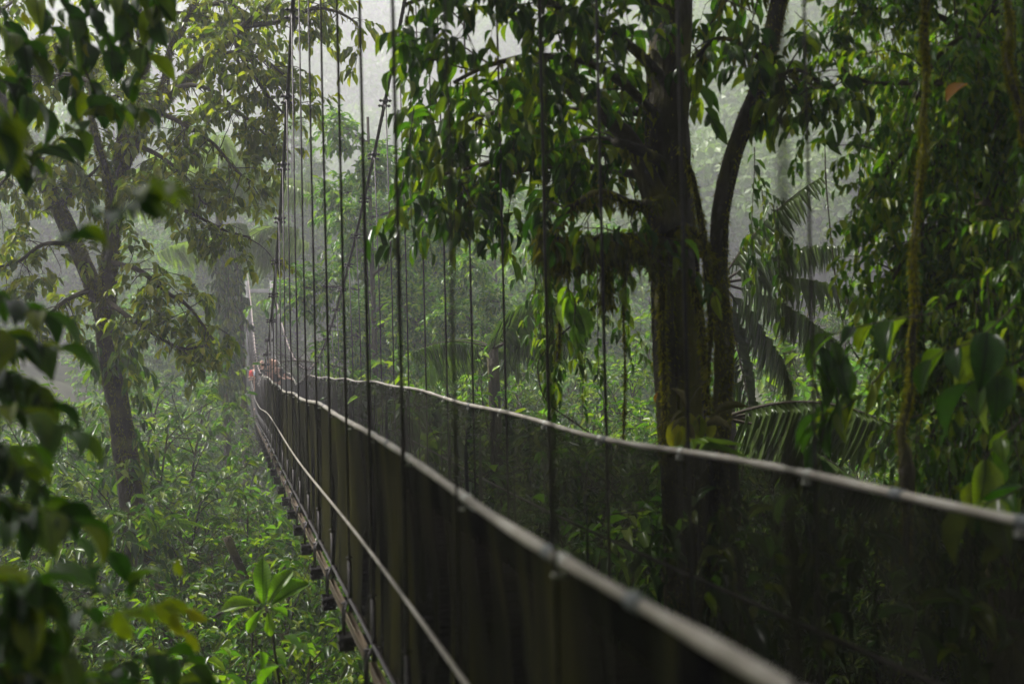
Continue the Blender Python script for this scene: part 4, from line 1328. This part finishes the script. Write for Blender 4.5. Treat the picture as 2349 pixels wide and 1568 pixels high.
# ------------------------------------------------------------------ people on the bridge
def skin_fig(name, verts, edges, radii, mat, parent, sub=1):
    me = bpy.data.meshes.new(name)
    me.from_pydata([tuple(map(float, v)) for v in verts], edges, [])
    me.update()
    o = bpy.data.objects.new(name, me)
    C.objects.link(o)
    o.parent = parent
    md = o.modifiers.new('skin', 'SKIN')
    for i, r in enumerate(radii):
        sv = me.skin_vertices[0].data[i]
        sv.radius = r if isinstance(r, tuple) else (r, r)
        sv.use_root = (i == 0)
    md.use_smooth_shade = True
    ss = o.modifiers.new('sub', 'SUBSURF')
    ss.levels = ss.render_levels = sub
    me.materials.append(mat)
    return o
skin_m = cloth('skin', (.55, .33, .25))
def person(label, x, y, yaw, h, shirt, trousers, hair, lean=.1, arms='rail', hairlen=0):
    z0 = float(zdeck(y)) + .02
    x = max(x, XL + float(shift(y)) + .10)
    T = thing('person', label, 'person', (x, y, z0))
    T.rotation_euler.z = yaw
    s = h / 1.72
    ln = lean
    pel, che, nek = (0, 0, .93), (0, ln * .55, 1.22), (0, ln, 1.44)
    hd0, hd1 = (0, ln + .03, 1.53), (0, ln + .04, 1.63)
    V, E, Rr = [], [], []
    def v(p, r, par=None):
        V.append(tuple(c * s for c in p)); Rr.append(r * s if not isinstance(r, tuple) else (r[0] * s, r[1] * s))
        if par is not None:
            E.append((par, len(V) - 1))
        return len(V) - 1
    p0 = v(pel, (.15, .11)); p1 = v((0, ln * .3, 1.08), (.135, .10), p0); p2 = v(che, (.16, .11), p1); p3 = v((0, ln * .9, 1.38), (.12, .085), p2)
    p4 = v(nek, .052, p3); p5 = v(hd0, (.072, .085), p4); p6 = v(hd1, (.078, .095), p5); v((0, ln + .03, 1.70), (.05, .06), p6)
    nose = v((0, ln + .145, 1.57), .012, p5)
    for sg in (-1, 1):
        ear = v((sg * .085, ln + .03, 1.58), .012, p5)
        hip = v((sg * .09, 0, .86), .085, p0); kn = v((sg * .10, .03, .48), .056, hip); an = v((sg * .10, -.02, .09), .04, kn); ft = v((sg * .11, .06, .04), .04, an); v((sg * .115, .15, .03), .032, ft)
        sh = v((sg * .19, ln * .9, 1.36), .058, p3)
        if arms == 'rail':
            el = v((sg * .30, ln * .6 + .08, 1.14), .042, sh); wr = v((sg * .42, ln + .22, 1.08), .028, el); out = np.array((sg * .7, .7, -.05))
        elif arms == 'front':
            el = v((sg * .25, ln * .6 + .05, 1.10), .042, sh); wr = v((sg * .13, ln + .26, 1.16), .028, el); out = np.array((-sg * .5, .8, .2))
        else:
            el = v((sg * .25, ln * .5 - .03, 1.10), .042, sh); wr = v((sg * .25, ln * .5 + .05, .85), .028, el); out = np.array((0, .2, -1))
        out = unit(out)
        w_ = np.array(V[wr]) / s
        pal = v(tuple(w_ + out * .06), (.034, .02), wr)
        sd_ = unit(np.cross(out, (0, 0, 1) if abs(out[2]) < .8 else (0, 1, 0)))
        pw = w_ + out * .06
        for k, (o_, fl) in enumerate(((-.03, .065), (-.01, .078), (.01, .074), (.03, .058))):
            a_ = v(tuple(pw + sd_ * o_ + out * .035), .0095, pal)
            b_ = v(tuple(pw + sd_ * o_ * 1.15 + out * (.035 + fl * .5) + np.array([0, 0, -.012])), .0085, a_)
            v(tuple(pw + sd_ * o_ * 1.15 + out * (.03 + fl * .85) + np.array([0, 0, -.035])), .0075, b_)
        th = v(tuple(w_ + out * .04 - sd_ * .04), .011, pal); v(tuple(w_ + out * .075 - sd_ * .055), .009, th)
    skin_fig('body', V, E, Rr, skin_m, T)
    # clothes follow the same joints, a little wider
    def sub(pts, edges, rad, name, mat):
        skin_fig(name, [tuple(c * s for c in p) for p in pts], edges, [(r[0] * s, r[1] * s) if isinstance(r, tuple) else r * s for r in rad], mat, T)
    ear_e = lambda sg: V
    pts = [(0, ln * .1, .92), (0, ln * .3, 1.08), che, (0, ln * .9, 1.37), (0, ln, 1.43)]
    ed = [(0, 1), (1, 2), (2, 3), (3, 4)]
    rd = [(.165, .125), (.155, .12), (.18, .13), (.14, .10), .062]
    for sg in (-1, 1):
        k = len(pts)
        if arms == 'rail':
            el = (sg * .27, ln * .65 + .06, 1.19)
        elif arms == 'front':
            el = (sg * .24, ln * .7 + .03, 1.17)
        else:
            el = (sg * .24, ln * .6 - .02, 1.17)
        pts += [(sg * .19, ln * .9, 1.355), el]
        rd += [.072, .058]
        ed += [(3, k), (k, k + 1)]
    sub(pts, ed, rd, 'shirt', shirt)
    pts = [(0, 0, .95), (-.09, 0, .85), (-.10, .03, .48), (-.10, -.02, .12), (.09, 0, .85), (.10, .03, .48), (.10, -.02, .12)]
    sub(pts, [(0, 1), (1, 2), (2, 3), (0, 4), (4, 5), (5, 6)], [(.16, .12), .1, .072, .058, .1, .072, .058], 'trousers', trousers)
    hp = [(0, ln + .0, 1.66), (0, ln - .03, 1.60), (0, ln - .035, 1.52 - hairlen * .5)]
    sub(hp, [(0, 1), (1, 2)], [(.085, .085), (.088, .075), (.065, .045)], 'hair', hair)
    return T
cR, cP, cB, cN, cD = cloth('red_cloth', (.62, .05, .04)), cloth('pink_cloth', (.72, .42, .34)), cloth('pale_blue_cloth', (.55, .68, .85)), cloth('navy_cloth', (.03, .04, .10)), cloth('charcoal_cloth', (.04, .04, .05))
hBl, hBr, hDk = cloth('fair_hair', (.55, .40, .26)), cloth('brown_hair', (.20, .09, .04)), cloth('dark_hair', (.025, .02, .018))
def bx(u, y):
    """bridge x seen at picture column u at this distance"""
    a = at(u, 860, 1.0) - CAM
    return float(a[0] / a[1] * y)
person('person in pink shirt and navy trousers standing nearest on the far part of the bridge', bx(617, 35), 35, 3.0, 1.74, cP, cN, hBl, .12, 'rail')
person('person in red jacket leaning at the left net on the far part of the bridge', bx(583, 38), 38, 2.6, 1.60, cR, cD, hBr, .18, 'front', .15)
person('person in pale blue shirt half hidden behind the pink shirt', bx(600, 37.5), 37.5, 3.3, 1.64, cB, cN, hBr, .1, 'down', .1)
person('dark clothed person at the right side of the small group on the bridge', bx(633, 36.5), 36.5, 3.1, 1.66, cD, cD, hDk, .1, 'rail', .1)
person('brown haired person in charcoal top behind the pink shirt on the bridge', bx(625, 38), 38, 3.2, 1.68, cD, cN, hBr, .08, 'down', .2)

# ------------------------------------------------------------------ haze: one closed box of even air around everything
m, n, out = new_mat('haze_air')
pv = nd(n, 'ShaderNodeVolumePrincipled')
pv.inputs['Color'].default_value = (.95, .94, 1.0, 1)
pv.inputs['Density'].default_value = HAZE_DENSITY
pv.inputs['Anisotropy'].default_value = .35
n.links.new(pv.outputs[0], out.inputs['Volume'])
pts = [o for o in scene.objects if o.type == 'MESH']
zmin = float(terrain(GX, GY).min()) - 1.0
zmax = float(terrain(GX, GY).max()) + 16.0
lo = np.array([-490., -80., zmin]); hi = np.array([490., 530., zmax])
V = [(x, y, z) for x in (lo[0], hi[0]) for y in (lo[1], hi[1]) for z in (lo[2], hi[2])]
F = [(0, 1, 3, 2), (4, 6, 7, 5), (0, 4, 5, 1), (2, 3, 7, 6), (0, 2, 6, 4), (1, 5, 7, 3)]
hz = raw_mesh('haze', V, [4] * 6, np.array(F).ravel(), m, None, False)
hz['kind'] = 'stuff'
